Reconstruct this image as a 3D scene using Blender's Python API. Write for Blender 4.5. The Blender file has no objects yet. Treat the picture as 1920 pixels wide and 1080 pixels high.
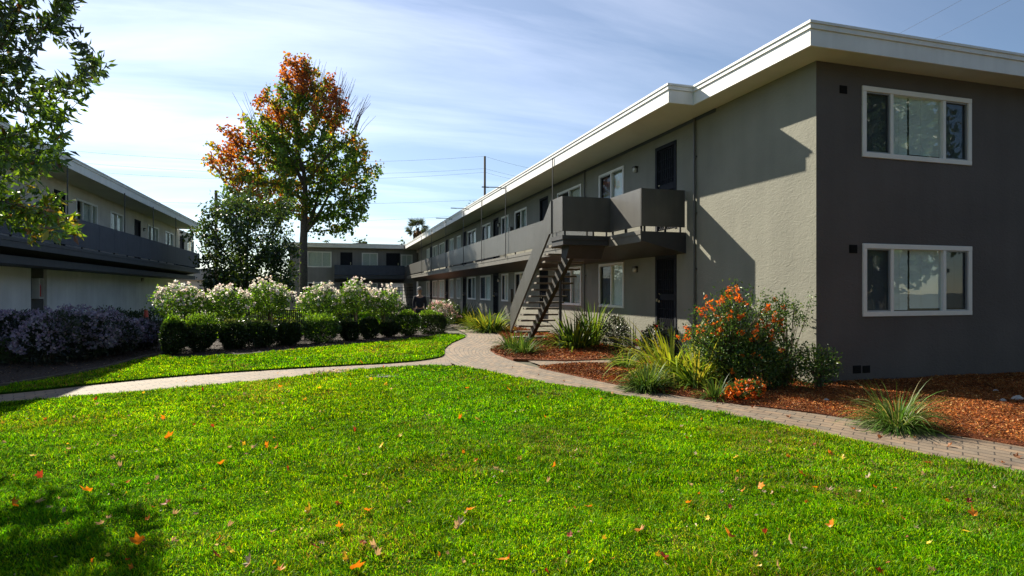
import bpy, math
import numpy as np
from mathutils import Vector

# ------------------------------------------------------------------ camera, sky, sun, exposure
scene = bpy.context.scene
COL = scene.collection
R = math.radians
EYE = 1.65
FOC, CXP, CYP = 1131.0, 960.0, 546.0           # focal length and principal column / horizon row of the 1920 px photo
YAW = R(16.9)
SN, CS = math.sin(YAW), math.cos(YAW)

cam_data = bpy.data.cameras.new('camera')
cam_data.sensor_width = 36.0
cam_data.lens = FOC / 1920 * 36.0
cam_data.shift_y = (CYP - 540) / 1920
cam_data.clip_start = 0.05
cam_data.clip_end = 3000
cam = bpy.data.objects.new('camera', cam_data)
COL.objects.link(cam)
cam.location = (0, 0, EYE)
cam.rotation_euler = (R(90), 0, -YAW)
scene.camera = cam

SUN_TO = Vector((1.0, -2.04, -1.51)).normalized()       # direction the light travels
elev = math.asin(-SUN_TO.z)
az = math.atan2(-SUN_TO.x, -SUN_TO.y)                   # clockwise from +Y
sun_data = bpy.data.lights.new('sun', 'SUN')
sun_data.energy = 5.0
sun_data.angle = R(0.5)
sun_data.color = (1.0, 0.925, 0.77)
sun = bpy.data.objects.new('sun', sun_data)
COL.objects.link(sun)
sun.location = (-20, 40, 40)
sun.rotation_euler = SUN_TO.to_track_quat('-Z', 'Y').to_euler()

world = bpy.data.worlds.new('World')
scene.world = world
world.use_nodes = True
wn, wl = world.node_tree.nodes, world.node_tree.links
wn.clear()
w_out = wn.new('ShaderNodeOutputWorld')
w_bg = wn.new('ShaderNodeBackground')
w_sky = wn.new('ShaderNodeTexSky')
w_sky.sky_type = 'NISHITA'
w_sky.sun_disc = False
w_sky.sun_elevation = elev
w_sky.sun_rotation = az
w_sky.air_density = 1.0
w_sky.dust_density = 0.0
w_sky.ozone_density = 2.8
w_bg.inputs['Strength'].default_value = 0.05
# thin wind-drawn cirrus: noise on a flat cloud layer high above (direction / height)
w_tc = wn.new('ShaderNodeTexCoord')
w_sep = wn.new('ShaderNodeSeparateXYZ')
wl.new(w_tc.outputs['Generated'], w_sep.inputs[0])
def wmath(op, a, b):
    n = wn.new('ShaderNodeMath'); n.operation = op
    for i, v in enumerate((a, b)):
        if isinstance(v, (int, float)): n.inputs[i].default_value = v
        else: wl.new(v, n.inputs[i])
    return n.outputs[0]
zc = wmath('MAXIMUM', w_sep.outputs['Z'], 0.0)
zc = wmath('ADD', zc, 0.10)
w_cmb = wn.new('ShaderNodeCombineXYZ')
wl.new(wmath('DIVIDE', w_sep.outputs['X'], zc), w_cmb.inputs[0])
wl.new(wmath('DIVIDE', w_sep.outputs['Y'], zc), w_cmb.inputs[1])
w_map = wn.new('ShaderNodeMapping')
w_map.inputs['Rotation'].default_value = (0, 0, R(22))
w_map.inputs['Scale'].default_value = (0.30, 1.25, 1)
wl.new(w_cmb.outputs[0], w_map.inputs[0])
w_no = wn.new('ShaderNodeTexNoise')
w_no.inputs['Scale'].default_value = 1.1
w_no.inputs['Detail'].default_value = 7
w_no.inputs['Roughness'].default_value = 0.58
w_no.inputs['Distortion'].default_value = 0.55
wl.new(w_map.outputs[0], w_no.inputs['Vector'])
w_rp = wn.new('ShaderNodeValToRGB')
w_rp.color_ramp.elements[0].position = 0.42
w_rp.color_ramp.elements[1].position = 0.74
wl.new(w_no.outputs[0], w_rp.inputs[0])
# ice-cloud veil scatters light forward, so it glows on the sun's side of the sky
w_dot = wn.new('ShaderNodeVectorMath'); w_dot.operation = 'DOT_PRODUCT'
wl.new(w_tc.outputs['Generated'], w_dot.inputs[0]); w_dot.inputs[1].default_value = tuple(-SUN_TO)
phase = wmath('POWER', wmath('MAXIMUM', w_dot.outputs['Value'], 0.0), 2.2)
veil = wmath('MULTIPLY', phase, wmath('MULTIPLY_ADD', w_rp.outputs[0], 1.0))
veil.node.inputs[1].links[0].from_node.inputs[2].default_value = 0.50
w_mix = wn.new('ShaderNodeMix'); w_mix.data_type = 'RGBA'; w_mix.blend_type = 'ADD'; w_mix.clamp_factor = False
wl.new(wmath('ADD', veil, wmath('MULTIPLY', w_rp.outputs[0], 0.03)), w_mix.inputs['Factor'])
wl.new(w_sky.outputs[0], w_mix.inputs[6])
w_mix.inputs[7].default_value = (5.6, 5.3, 5.4, 1)
wl.new(w_mix.outputs[2], w_bg.inputs['Color'])
wl.new(w_bg.outputs[0], w_out.inputs['Surface'])

scene.view_settings.view_transform = 'Standard'
scene.view_settings.look = 'None'
scene.view_settings.exposure = 1.25
scene.view_settings.gamma = 1.0
scene.render.engine = 'CYCLES'
scene.cycles.use_denoising = True
scene.cycles.max_bounces = 8
scene.cycles.transparent_max_bounces = 12

rng = np.random.default_rng(11)

# ------------------------------------------------------------------ photo pixel -> world helpers
def ray(px, py):
    u = (px - CXP) / FOC
    return np.array([SN + CS * u, CS - SN * u, (CYP - py) / FOC])
def P(px, py, d):                                # point at depth d along the view axis
    return np.array([0, 0, EYE]) + ray(px, py) * d
def G(px, py, z=0.0):                            # point on the ground (height z)
    return P(px, py, (EYE - z) * FOC / (py - CYP))
def G2(px, py):
    return tuple(G(px, py)[:2])
def on_x(px, x):                                 # y where column px meets the plane x = const
    r = ray(px, 0); return x * r[1] / r[0]
def on_y(px, y):
    r = ray(px, 0); return y * r[0] / r[1]
def zpt(py, x, y):                               # height seen at row py at the place (x, y)
    return EYE + (CYP - py) / FOC * (SN * x + CS * y)

# ------------------------------------------------------------------ materials
def new_mat(name):
    m = bpy.data.materials.new(name); m.use_nodes = True
    nt = m.node_tree; nt.nodes.clear()
    out = nt.nodes.new('ShaderNodeOutputMaterial')
    return m, nt.nodes, nt.links, out
def solid(name, col, rough=0.6, var=0.12, scale=6.0, bump=0.0, bscale=60.0, metal=0.0, spec=0.4, bdist=0.01, streak=0.0):
    """Principled surface with a slow colour variation and an optional noise bump."""
    m, N, L, out = new_mat(name)
    p = N.new('ShaderNodeBsdfPrincipled')
    p.inputs['Roughness'].default_value = rough
    p.inputs['Metallic'].default_value = metal
    p.inputs['Specular IOR Level'].default_value = spec
    tc = N.new('ShaderNodeTexCoord')
    no = N.new('ShaderNodeTexNoise'); no.inputs['Scale'].default_value = scale; no.inputs['Detail'].default_value = 5
    L.new(tc.outputs['Object'], no.inputs['Vector'])
    rp = N.new('ShaderNodeValToRGB')
    rp.color_ramp.elements[0].position = 0.3; rp.color_ramp.elements[1].position = 0.7
    rp.color_ramp.elements[0].color = (*[c * (1 - var) for c in col], 1)
    rp.color_ramp.elements[1].color = (*[min(1, c * (1 + var)) for c in col], 1)
    L.new(no.outputs[0], rp.inputs[0])
    c_out = rp.outputs[0]
    if streak > 0:                                # rain streaks running down the wall
        mp = N.new('ShaderNodeMapping'); mp.inputs['Scale'].default_value = (3.2, 3.2, 0.22)
        L.new(tc.outputs['Object'], mp.inputs[0])
        n2 = N.new('ShaderNodeTexNoise'); n2.inputs['Scale'].default_value = 1.6; n2.inputs['Detail'].default_value = 6
        L.new(mp.outputs[0], n2.inputs['Vector'])
        r2 = N.new('ShaderNodeValToRGB'); r2.color_ramp.elements[0].position = 0.35; r2.color_ramp.elements[1].position = 0.62
        r2.color_ramp.elements[0].color = (1 - streak, 1 - streak, 1 - streak, 1)
        L.new(n2.outputs[0], r2.inputs[0])
        mx = N.new('ShaderNodeMix'); mx.data_type = 'RGBA'; mx.blend_type = 'MULTIPLY'; mx.inputs['Factor'].default_value = 1
        L.new(c_out, mx.inputs[6]); L.new(r2.outputs[0], mx.inputs[7]); c_out = mx.outputs[2]
    L.new(c_out, p.inputs['Base Color'])
    if bump > 0:
        b = N.new('ShaderNodeTexNoise'); b.inputs['Scale'].default_value = bscale; b.inputs['Detail'].default_value = 4
        L.new(tc.outputs['Object'], b.inputs['Vector'])
        bp = N.new('ShaderNodeBump'); bp.inputs['Strength'].default_value = bump; bp.inputs['Distance'].default_value = bdist
        L.new(b.outputs[0], bp.inputs['Height'])
        L.new(bp.outputs[0], p.inputs['Normal'])
    L.new(p.outputs[0], out.inputs[0])
    return m
def stucco(name, col, strength=0.75, streak=0.10):
    """Trowelled stucco: broad swirled ridges plus fine grain."""
    m, N, L, out = new_mat(name)
    p = N.new('ShaderNodeBsdfPrincipled'); p.inputs['Roughness'].default_value = 0.85
    p.inputs['Specular IOR Level'].default_value = 0.2
    tc = N.new('ShaderNodeTexCoord')
    mp = N.new('ShaderNodeMapping'); mp.inputs['Scale'].default_value = (3.0, 3.0, 5.5)
    L.new(tc.outputs['Object'], mp.inputs[0])
    a = N.new('ShaderNodeTexNoise'); a.inputs['Scale'].default_value = 2.6; a.inputs['Detail'].default_value = 6; a.inputs['Distortion'].default_value = 1.6
    L.new(mp.outputs[0], a.inputs['Vector'])
    g = N.new('ShaderNodeTexNoise'); g.inputs['Scale'].default_value = 90; g.inputs['Detail'].default_value = 3
    L.new(tc.outputs['Object'], g.inputs['Vector'])
    ad = N.new('ShaderNodeMath'); ad.operation = 'MULTIPLY_ADD'; ad.inputs[1].default_value = 0.22
    L.new(g.outputs[0], ad.inputs[0]); L.new(a.outputs[0], ad.inputs[2])
    bp = N.new('ShaderNodeBump'); bp.inputs['Strength'].default_value = strength; bp.inputs['Distance'].default_value = 0.028
    L.new(ad.outputs[0], bp.inputs['Height']); L.new(bp.outputs[0], p.inputs['Normal'])
    big = N.new('ShaderNodeTexNoise'); big.inputs['Scale'].default_value = 0.7; big.inputs['Detail'].default_value = 7
    L.new(tc.outputs['Object'], big.inputs['Vector'])
    rp = N.new('ShaderNodeValToRGB'); rp.color_ramp.elements[0].position = 0.32; rp.color_ramp.elements[1].position = 0.68
    rp.color_ramp.elements[0].color = (*[c * 0.88 for c in col], 1); rp.color_ramp.elements[1].color = (*[c * 1.1 for c in col], 1)
    L.new(big.outputs[0], rp.inputs[0])
    m2 = N.new('ShaderNodeMapping'); m2.inputs['Scale'].default_value = (2.6, 2.6, 0.16)
    L.new(tc.outputs['Object'], m2.inputs[0])
    n2 = N.new('ShaderNodeTexNoise'); n2.inputs['Scale'].default_value = 1.5; n2.inputs['Detail'].default_value = 6
    L.new(m2.outputs[0], n2.inputs['Vector'])
    r2 = N.new('ShaderNodeValToRGB'); r2.color_ramp.elements[0].position = 0.36; r2.color_ramp.elements[1].position = 0.6
    r2.color_ramp.elements[0].color = (1 - streak, 1 - streak, 1 - streak, 1)
    L.new(n2.outputs[0], r2.inputs[0])
    mx = N.new('ShaderNodeMix'); mx.data_type = 'RGBA'; mx.blend_type = 'MULTIPLY'; mx.inputs['Factor'].default_value = 1
    L.new(rp.outputs[0], mx.inputs[6]); L.new(r2.outputs[0], mx.inputs[7])
    L.new(mx.outputs[2], p.inputs['Base Color'])
    L.new(p.outputs[0], out.inputs[0])
    return m
def leaf_mat(name, trans=0.45, gloss=0.07, rough=0.35, tint=(1.25, 1.15, 0.55)):
    """Leaf colour comes from the face attribute 'col'; light also passes through."""
    m, N, L, out = new_mat(name)
    at = N.new('ShaderNodeAttribute'); at.attribute_name = 'col'
    d = N.new('ShaderNodeBsdfDiffuse'); L.new(at.outputs['Color'], d.inputs['Color'])
    t = N.new('ShaderNodeBsdfTranslucent')
    mu = N.new('ShaderNodeMix'); mu.data_type = 'RGBA'; mu.blend_type = 'MULTIPLY'; mu.inputs['Factor'].default_value = 1
    L.new(at.outputs['Color'], mu.inputs[6]); mu.inputs[7].default_value = (*tint, 1)
    L.new(mu.outputs[2], t.inputs['Color'])
    mx = N.new('ShaderNodeMixShader'); mx.inputs[0].default_value = trans
    L.new(d.outputs[0], mx.inputs[1]); L.new(t.outputs[0], mx.inputs[2])
    gl = N.new('ShaderNodeBsdfGlossy'); gl.inputs['Roughness'].default_value = rough
    m2 = N.new('ShaderNodeMixShader'); m2.inputs[0].default_value = gloss
    L.new(mx.outputs[0], m2.inputs[1]); L.new(gl.outputs[0], m2.inputs[2])
    L.new(m2.outputs[0], out.inputs[0])
    return m
def glass_mat(name, tint, refl=0.10):
    m, N, L, out = new_mat(name)
    t = N.new('ShaderNodeBsdfTransparent'); t.inputs[0].default_value = (*tint, 1)
    g = N.new('ShaderNodeBsdfGlossy'); g.inputs['Roughness'].default_value = 0.01
    lw = N.new('ShaderNodeLayerWeight'); lw.inputs[0].default_value = 0.25
    ad = N.new('ShaderNodeMath'); ad.operation = 'MULTIPLY_ADD'; ad.inputs[1].default_value = 0.13; ad.inputs[2].default_value = refl
    L.new(lw.outputs['Fresnel'], ad.inputs[0])
    tc = N.new('ShaderNodeTexCoord')
    no = N.new('ShaderNodeTexNoise'); no.inputs['Scale'].default_value = 1.3
    L.new(tc.outputs['Object'], no.inputs['Vector'])
    bp = N.new('ShaderNodeBump'); bp.inputs['Strength'].default_value = 0.06; bp.inputs['Distance'].default_value = 0.02
    L.new(no.outputs[0], bp.inputs['Height']); L.new(bp.outputs[0], g.inputs['Normal'])
    mx = N.new('ShaderNodeMixShader'); L.new(ad.outputs[0], mx.inputs[0])
    L.new(t.outputs[0], mx.inputs[1]); L.new(g.outputs[0], mx.inputs[2])
    L.new(mx.outputs[0], out.inputs[0])
    return m
def paver_mat(name, scale=1.0):
    """Concrete pavers laid along the path; UV is metres along / across."""
    m, N, L, out = new_mat(name)
    p = N.new('ShaderNodeBsdfPrincipled'); p.inputs['Roughness'].default_value = 0.8
    uv = N.new('ShaderNodeUVMap')
    no = N.new('ShaderNodeTexNoise'); no.inputs['Scale'].default_value = 14; no.inputs['Detail'].default_value = 2
    L.new(uv.outputs[0], no.inputs['Vector'])
    vm = N.new('ShaderNodeVectorMath'); vm.operation = 'MULTIPLY_ADD'
    vm.inputs[1].default_value = (0.035, 0.022, 0); L.new(no.outputs['Color'], vm.inputs[0]); L.new(uv.outputs[0], vm.inputs[2])
    br = N.new('ShaderNodeTexBrick')
    br.offset = 0.5
    br.inputs['Scale'].default_value = scale
    br.inputs['Brick Width'].default_value = 0.27
    br.inputs['Row Height'].default_value = 0.145
    br.inputs['Mortar Size'].default_value = 0.0075
    br.inputs['Mortar Smooth'].default_value = 0.25
    br.inputs['Bias'].default_value = 0.0
    br.inputs['Color1'].default_value = (0.240, 0.172, 0.115, 1)
    br.inputs['Color2'].default_value = (0.160, 0.134, 0.104, 1)
    br.inputs['Mortar'].default_value = (0.045, 0.036, 0.028, 1)
    L.new(vm.outputs[0], br.inputs['Vector'])
    n2 = N.new('ShaderNodeTexNoise'); n2.inputs['Scale'].default_value = 2.2; n2.inputs['Detail'].default_value = 8; n2.inputs['Roughness'].default_value = 0.7
    L.new(uv.outputs[0], n2.inputs['Vector'])
    rp = N.new('ShaderNodeValToRGB'); rp.color_ramp.elements[0].position = 0.3; rp.color_ramp.elements[1].position = 0.72
    rp.color_ramp.elements[0].color = (0.58, 0.56, 0.55, 1); rp.color_ramp.elements[1].color = (1.30, 1.24, 1.14, 1)
    L.new(n2.outputs[0], rp.inputs[0])
    mx = N.new('ShaderNodeMix'); mx.data_type = 'RGBA'; mx.blend_type = 'MULTIPLY'; mx.inputs['Factor'].default_value = 1
    L.new(br.outputs['Color'], mx.inputs[6]); L.new(rp.outputs[0], mx.inputs[7])
    L.new(mx.outputs[2], p.inputs['Base Color'])
    n3 = N.new('ShaderNodeTexNoise'); n3.inputs['Scale'].default_value = 120
    L.new(uv.outputs[0], n3.inputs['Vector'])
    hm = N.new('ShaderNodeMath'); hm.operation = 'MULTIPLY_ADD'; hm.inputs[1].default_value = 0.16
    L.new(n3.outputs[0], hm.inputs[0])
    inv = N.new('ShaderNodeMath'); inv.operation = 'SUBTRACT'; inv.inputs[0].default_value = 1
    L.new(br.outputs['Fac'], inv.inputs[1]); L.new(inv.outputs[0], hm.inputs[2])
    bp = N.new('ShaderNodeBump'); bp.inputs['Strength'].default_value = 0.8; bp.inputs['Distance'].default_value = 0.012
    L.new(hm.outputs[0], bp.inputs['Height']); L.new(bp.outputs[0], p.inputs['Normal'])
    L.new(p.outputs[0], out.inputs[0])
    return m

M = {}
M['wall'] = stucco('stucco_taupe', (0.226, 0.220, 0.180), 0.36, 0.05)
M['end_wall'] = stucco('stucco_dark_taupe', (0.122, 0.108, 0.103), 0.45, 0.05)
M['wall_cream'] = stucco('stucco_cream', (0.66, 0.60, 0.52), 0.4, 0.06)
M['wall_pale'] = stucco('stucco_pale', (0.86, 0.85, 0.84), 0.4, 0.06)
M['wall_far'] = stucco('stucco_grey', (0.22, 0.215, 0.21), 0.4)
M['rail'] = solid('painted_rail', (0.082, 0.079, 0.072), 0.38, 0.10, 3, 0.25, 130, streak=0.14, spec=0.6)
M['rail_dark'] = solid('painted_rail_dark', (0.066, 0.076, 0.105), 0.7, 0.10, 3, 0.2, 130, streak=0.12)
M['deck_lip_sunlit'] = solid('deck_sunlit_tone', (0.14, 0.13, 0.112), 0.5, 0.12, 4)  # lighter copy for the deck edge, sunlight put into the colour
M['deck'] = solid('deck_shaded_tone', (0.040, 0.040, 0.044), 0.5, 0.12, 4, 0.15, 80)  # darker copy for the deck body, underside shade put into the colour
M['deck_dark'] = solid('deck_paint_dark', (0.066, 0.072, 0.084), 0.7, 0.12, 4)
M['stair'] = solid('stair_paint', (0.15, 0.125, 0.098), 0.7, 0.15, 4, 0.15, 60)
M['stringer'] = solid('stringer_paint', (0.035, 0.032, 0.030), 0.6, 0.12, 4)
M['fascia'] = solid('fascia_white', (0.76, 0.755, 0.74), 0.55, 0.05, 2, 0.08, 40, streak=0.07)
M['soffit'] = solid('soffit_paint', (0.60, 0.58, 0.49), 0.75, 0.06, 1.5, 0.25, 90)
M['roof_top'] = solid('roof_gravel', (0.33, 0.32, 0.30), 0.95, 0.25, 20, 0.3, 90)
M['frame'] = solid('vinyl_frame', (0.76, 0.74, 0.70), 0.45, 0.04, 3)
M['track'] = solid('aluminium_track', (0.30, 0.31, 0.32), 0.45, 0.08, 5, metal=0.3)
M['blind'] = solid('blind_slats', (0.80, 0.80, 0.77), 0.5, 0.05, 3)
M['curtain'] = solid('curtain_cloth', (0.62, 0.60, 0.55), 0.85, 0.10, 8)
M['glass'] = glass_mat('window_glass', (0.93, 0.97, 0.96), 0.012)
M['screen_glass'] = glass_mat('screened_glass', (0.55, 0.58, 0.60), 0.015)
M['door'] = solid('door_dark', (0.016, 0.018, 0.024), 0.75, 0.15, 5, spec=0.15)
M['door_grey'] = solid('door_grey', (0.075, 0.073, 0.072), 0.6, 0.1, 5)
M['iron'] = solid('black_iron', (0.022, 0.022, 0.024), 0.45, 0.1, 9, metal=0.2)
M['rod'] = solid('rod_paint', (0.07, 0.07, 0.072), 0.5, 0.1, 9)
M['lamp_metal'] = solid('lamp_bronze', (0.05, 0.045, 0.04), 0.4, 0.1, 9, metal=0.5)
M['lamp_glass'] = solid('lamp_glass', (0.62, 0.60, 0.54), 0.3, 0.04, 9)
M['vent'] = solid('vent_metal', (0.018, 0.018, 0.019), 0.9, 0.15, 30, spec=0.05)
M['brass'] = solid('brass', (0.55, 0.47, 0.30), 0.35, 0.05, 9, metal=0.9)
M['bark'] = solid('bark', (0.085, 0.070, 0.058), 0.9, 0.35, 7, 0.9, 18, bdist=0.04)
M['twig'] = solid('twig_bark', (0.11, 0.080, 0.055), 0.85, 0.3, 12)
M['stake'] = solid('stake_wood', (0.30, 0.20, 0.14), 0.8, 0.2, 12)
M['leaf'] = leaf_mat('leaf')
M['leaf_glossy'] = leaf_mat('leaf_glossy', 0.36, 0.035, 0.34)
M['leaf_dark'] = leaf_mat('leaf_dark', 0.28, 0.06, 0.35)
M['maple'] = leaf_mat('leaf_maple', 0.60, 0.03, 0.4, (1.5, 1.3, 0.7))
M['petal'] = leaf_mat('petal', 0.50, 0.02, 0.5, (1.0, 0.95, 0.9))
M['strap'] = leaf_mat('strap_leaf', 0.42, 0.02, 0.45)
M['grass'] = leaf_mat('grass_blade', 0.52, 0.006, 0.4, (1.25, 1.15, 0.3))
M['litter'] = leaf_mat('dry_leaf', 0.40, 0.03, 0.5, (1.2, 0.95, 0.6))
M['chip'] = leaf_mat('bark_chip', 0.0, 0.02, 0.6)
M['paver'] = paver_mat('pavers')
M['mulch'] = solid('mulch', (0.21, 0.056, 0.012), 0.95, 0.5, 26, 1.0, 46, bdist=0.05)
M['soil'] = solid('soil', (0.032, 0.020, 0.014), 0.95, 0.4, 18, 1.0, 30, bdist=0.05)
M['turf'] = solid('turf', (0.026, 0.060, 0.006), 0.95, 0.35, 9, 0.8, 60, bdist=0.03, spec=0.0)
M['earth'] = solid('earth', (0.085, 0.080, 0.050), 0.95, 0.3, 1.5, 0.4, 12)
M['concrete'] = solid('concrete', (0.13, 0.13, 0.115), 0.85, 0.15, 12, 0.3, 60)
M['edging'] = solid('edging_board', (0.13, 0.105, 0.085), 0.8, 0.25, 10)
M['wood_pole'] = solid('pole_wood', (0.060, 0.045, 0.036), 0.85, 0.2, 6)
M['wire'] = solid('wire_black', (0.06, 0.06, 0.065), 0.5, 0.05, 5)
M['red_wood'] = solid('red_fence_wood', (0.20, 0.080, 0.050), 0.8, 0.2, 5, streak=0.2)
M['red_plastic'] = solid('red_plastic', (0.48, 0.06, 0.03), 0.5, 0.1, 6)
M['ext_red'] = solid('extinguisher_red', (0.45, 0.02, 0.02), 0.3, 0.05, 6)
M['white_box'] = solid('cabinet_white', (0.62, 0.62, 0.60), 0.5, 0.05, 6)
M['skin'] = solid('skin', (0.42, 0.25, 0.17), 0.55, 0.06, 20)
M['jacket'] = solid('dark_jacket', (0.014, 0.016, 0.024), 0.8, 0.2, 14)
M['trousers'] = solid('dark_trousers', (0.020, 0.022, 0.032), 0.85, 0.2, 14)
M['cap'] = solid('grey_cap', (0.26, 0.24, 0.22), 0.8, 0.1, 14)
M['stone'] = solid('pale_stone', (0.42, 0.39, 0.35), 0.9, 0.2, 12, 0.5, 30)
M['room'] = solid('room_wall', (0.20, 0.19, 0.17), 0.9, 0.08, 2)

# ------------------------------------------------------------------ object helpers
def world_loc(o):
    v = Vector((0, 0, 0))
    while o is not None:
        v = v + o.location; o = o.parent
    return v
def tag(o, label=None, cat=None, group=None, kind=None):
    if label: o['label'] = label
    if cat: o['category'] = cat
    if group: o['group'] = group
    if kind: o['kind'] = kind
    return o
def empty(name, loc, label, cat, group=None):
    o = bpy.data.objects.new(name, None)
    o.empty_display_size = 0.2
    COL.objects.link(o); o.location = loc
    return tag(o, label, cat, group)
def link(name, me, parent=None):
    o = bpy.data.objects.new(name, me); COL.objects.link(o)
    if parent is not None: o.parent = parent
    return o
def np_mesh(name, V, FL, mat, parent=None, cols=None, smooth=False, uv=None, origin=None):
    """One mesh object from numpy arrays; V in world space. FL: list of (n,k) index arrays; cols: per-face rgb."""
    V = np.asarray(V, dtype=np.float64)
    org = np.array(origin if origin is not None else (world_loc(parent) if parent is not None else (0, 0, 0)), dtype=np.float64)
    me = bpy.data.meshes.new(name)
    me.vertices.add(len(V))
    me.vertices.foreach_set('co', (V - org).astype(np.float32).ravel())
    loops = np.concatenate([f.ravel() for f in FL]).astype(np.int32)
    tot = np.concatenate([np.full(len(f), f.shape[1]) for f in FL]).astype(np.int32)
    start = np.concatenate([[0], np.cumsum(tot)[:-1]]).astype(np.int32)
    me.loops.add(len(loops)); me.loops.foreach_set('vertex_index', loops)
    me.polygons.add(len(tot)); me.polygons.foreach_set('loop_start', start); me.polygons.foreach_set('loop_total', tot)
    if smooth: me.polygons.foreach_set('use_smooth', np.ones(len(tot), dtype=bool))
    me.update(calc_edges=True)
    if cols is not None:
        a = me.attributes.new('col', 'FLOAT_COLOR', 'FACE')
        c4 = np.ones((len(tot), 4), dtype=np.float32); c4[:, :3] = np.clip(cols, 0, 1)
        a.data.foreach_set('color', c4.ravel())
    if uv is not None:
        l = me.uv_layers.new(name='UVMap')
        l.data.foreach_set('uv', np.asarray(uv, dtype=np.float32)[loops].ravel())
    me.materials.append(mat)
    o = link(name, me, parent)
    if origin is not None: o.location = Vector(origin) - (world_loc(parent) if parent is not None else Vector((0, 0, 0)))
    return o
class MB:
    """Collects shapes (world space) that become one mesh object."""
    def __init__(s): s.v = []; s.f = []
    def add(s, vs, fs):
        b = len(s.v); s.v += [tuple(map(float, q)) for q in vs]; s.f += [tuple(b + i for i in f) for f in fs]
    def box(s, x0, x1, y0, y1, z0, z1):
        if x0 > x1: x0, x1 = x1, x0
        if y0 > y1: y0, y1 = y1, y0
        if z0 > z1: z0, z1 = z1, z0
        s.add([(x0, y0, z0), (x1, y0, z0), (x1, y1, z0), (x0, y1, z0), (x0, y0, z1), (x1, y0, z1), (x1, y1, z1), (x0, y1, z1)],
              [(0, 3, 2, 1), (4, 5, 6, 7), (0, 1, 5, 4), (1, 2, 6, 5), (2, 3, 7, 6), (3, 0, 4, 7)])
    def prism(s, poly, z0, z1):                   # flat outline (counter-clockwise) pulled up
        n = len(poly)
        s.add([(x, y, z0) for x, y in poly] + [(x, y, z1) for x, y in poly],
              [tuple(range(n))[::-1], tuple(range(n, 2 * n))] + [(i, (i + 1) % n, n + (i + 1) % n, n + i) for i in range(n)])
    def prism_x(s, poly, x0, x1):                 # outline in (y, z) swept along x
        n = len(poly)
        s.add([(x0, y, z) for y, z in poly] + [(x1, y, z) for y, z in poly],
              [tuple(range(n)), tuple(range(n, 2 * n))[::-1]] + [(i, n + i, n + (i + 1) % n, (i + 1) % n) for i in range(n)])
    def prism_y(s, poly, y0, y1):                 # outline in (x, z) swept along y
        n = len(poly)
        s.add([(x, y0, z) for x, z in poly] + [(x, y1, z) for x, z in poly],
              [tuple(range(n)), tuple(range(n, 2 * n))[::-1]] + [(i, n + i, n + (i + 1) % n, (i + 1) % n) for i in range(n)])
    def tube(s, pts, rad, sides=8, caps=True):
        pts = [np.array(p, float) for p in pts]; n = len(pts)
        if not hasattr(rad, '__len__'): rad = [rad] * n
        vs = []; ref = None
        for i in range(n):
            t = pts[min(i + 1, n - 1)] - pts[max(i - 1, 0)]
            t = t / (np.linalg.norm(t) + 1e-9)
            if ref is None: ref = np.array([1.0, 0, 0]) if abs(t[0]) < 0.8 else np.array([0, 1.0, 0])
            a = np.cross(t, ref); a /= np.linalg.norm(a) + 1e-9
            b = np.cross(t, a); ref = np.cross(a, t) if False else ref
            for k in range(sides):
                th = 2 * math.pi * k / sides
                vs.append(pts[i] + rad[i] * (math.cos(th) * a + math.sin(th) * b))
        fs = []
        for i in range(n - 1):
            for k in range(sides):
                k2 = (k + 1) % sides
                fs.append((i * sides + k, i * sides + k2, (i + 1) * sides + k2, (i + 1) * sides + k))
        if caps:
            fs.append(tuple(range(sides))[::-1]); fs.append(tuple((n - 1) * sides + k for k in range(sides)))
        s.add(vs, fs)
    def lathe(s, c, prof, sides=16):              # prof: (radius, z) from the bottom up
        n = len(prof); vs = []
        for r_, z in prof:
            for k in range(sides):
                th = 2 * math.pi * k / sides
                vs.append((c[0] + r_ * math.cos(th), c[1] + r_ * math.sin(th), c[2] + z))
        fs = [(i * sides + k, i * sides + (k + 1) % sides, (i + 1) * sides + (k + 1) % sides, (i + 1) * sides + k) for i in range(n - 1) for k in range(sides)]
        fs.append(tuple(range(sides))[::-1]); fs.append(tuple((n - 1) * sides + k for k in range(sides)))
        s.add(vs, fs)
    def build(s, name, mat, parent=None, smooth=False, bevel=0.0, origin=None):
        org = Vector(origin) if origin is not None else (world_loc(parent) if parent is not None else Vector((0, 0, 0)))
        me = bpy.data.meshes.new(name)
        me.from_pydata([tuple(Vector(q) - org) for q in s.v], [], s.f)
        me.update()
        if smooth: me.polygons.foreach_set('use_smooth', [True] * len(me.polygons))
        me.materials.append(mat)
        o = link(name, me, parent)
        if origin is not None: o.location = org - (world_loc(parent) if parent is not None else Vector((0, 0, 0)))
        if bevel > 0:
            b = o.modifiers.new('bevel', 'BEVEL'); b.width = bevel; b.segments = 2; b.limit_method = 'ANGLE'
        return o
def structure(name, mb, mat, **k):
    return tag(mb.build(name, mat, **k), kind='structure')
def unit(v):
    return v / (np.linalg.norm(v, axis=-1, keepdims=True) + 1e-9)
def rnd_dirs(n):
    return unit(rng.normal(size=(n, 3)))
def inside(pts, poly):
    x, y = pts[:, 0], pts[:, 1]; poly = np.asarray(poly); r_ = np.zeros(len(pts), bool)
    j = len(poly) - 1
    for i in range(len(poly)):
        xi, yi = poly[i]; xj, yj = poly[j]
        c = ((yi > y) != (yj > y)) & (x < (xj - xi) * (y - yi) / (yj - yi + 1e-12) + xi)
        r_ ^= c; j = i
    return r_
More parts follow.
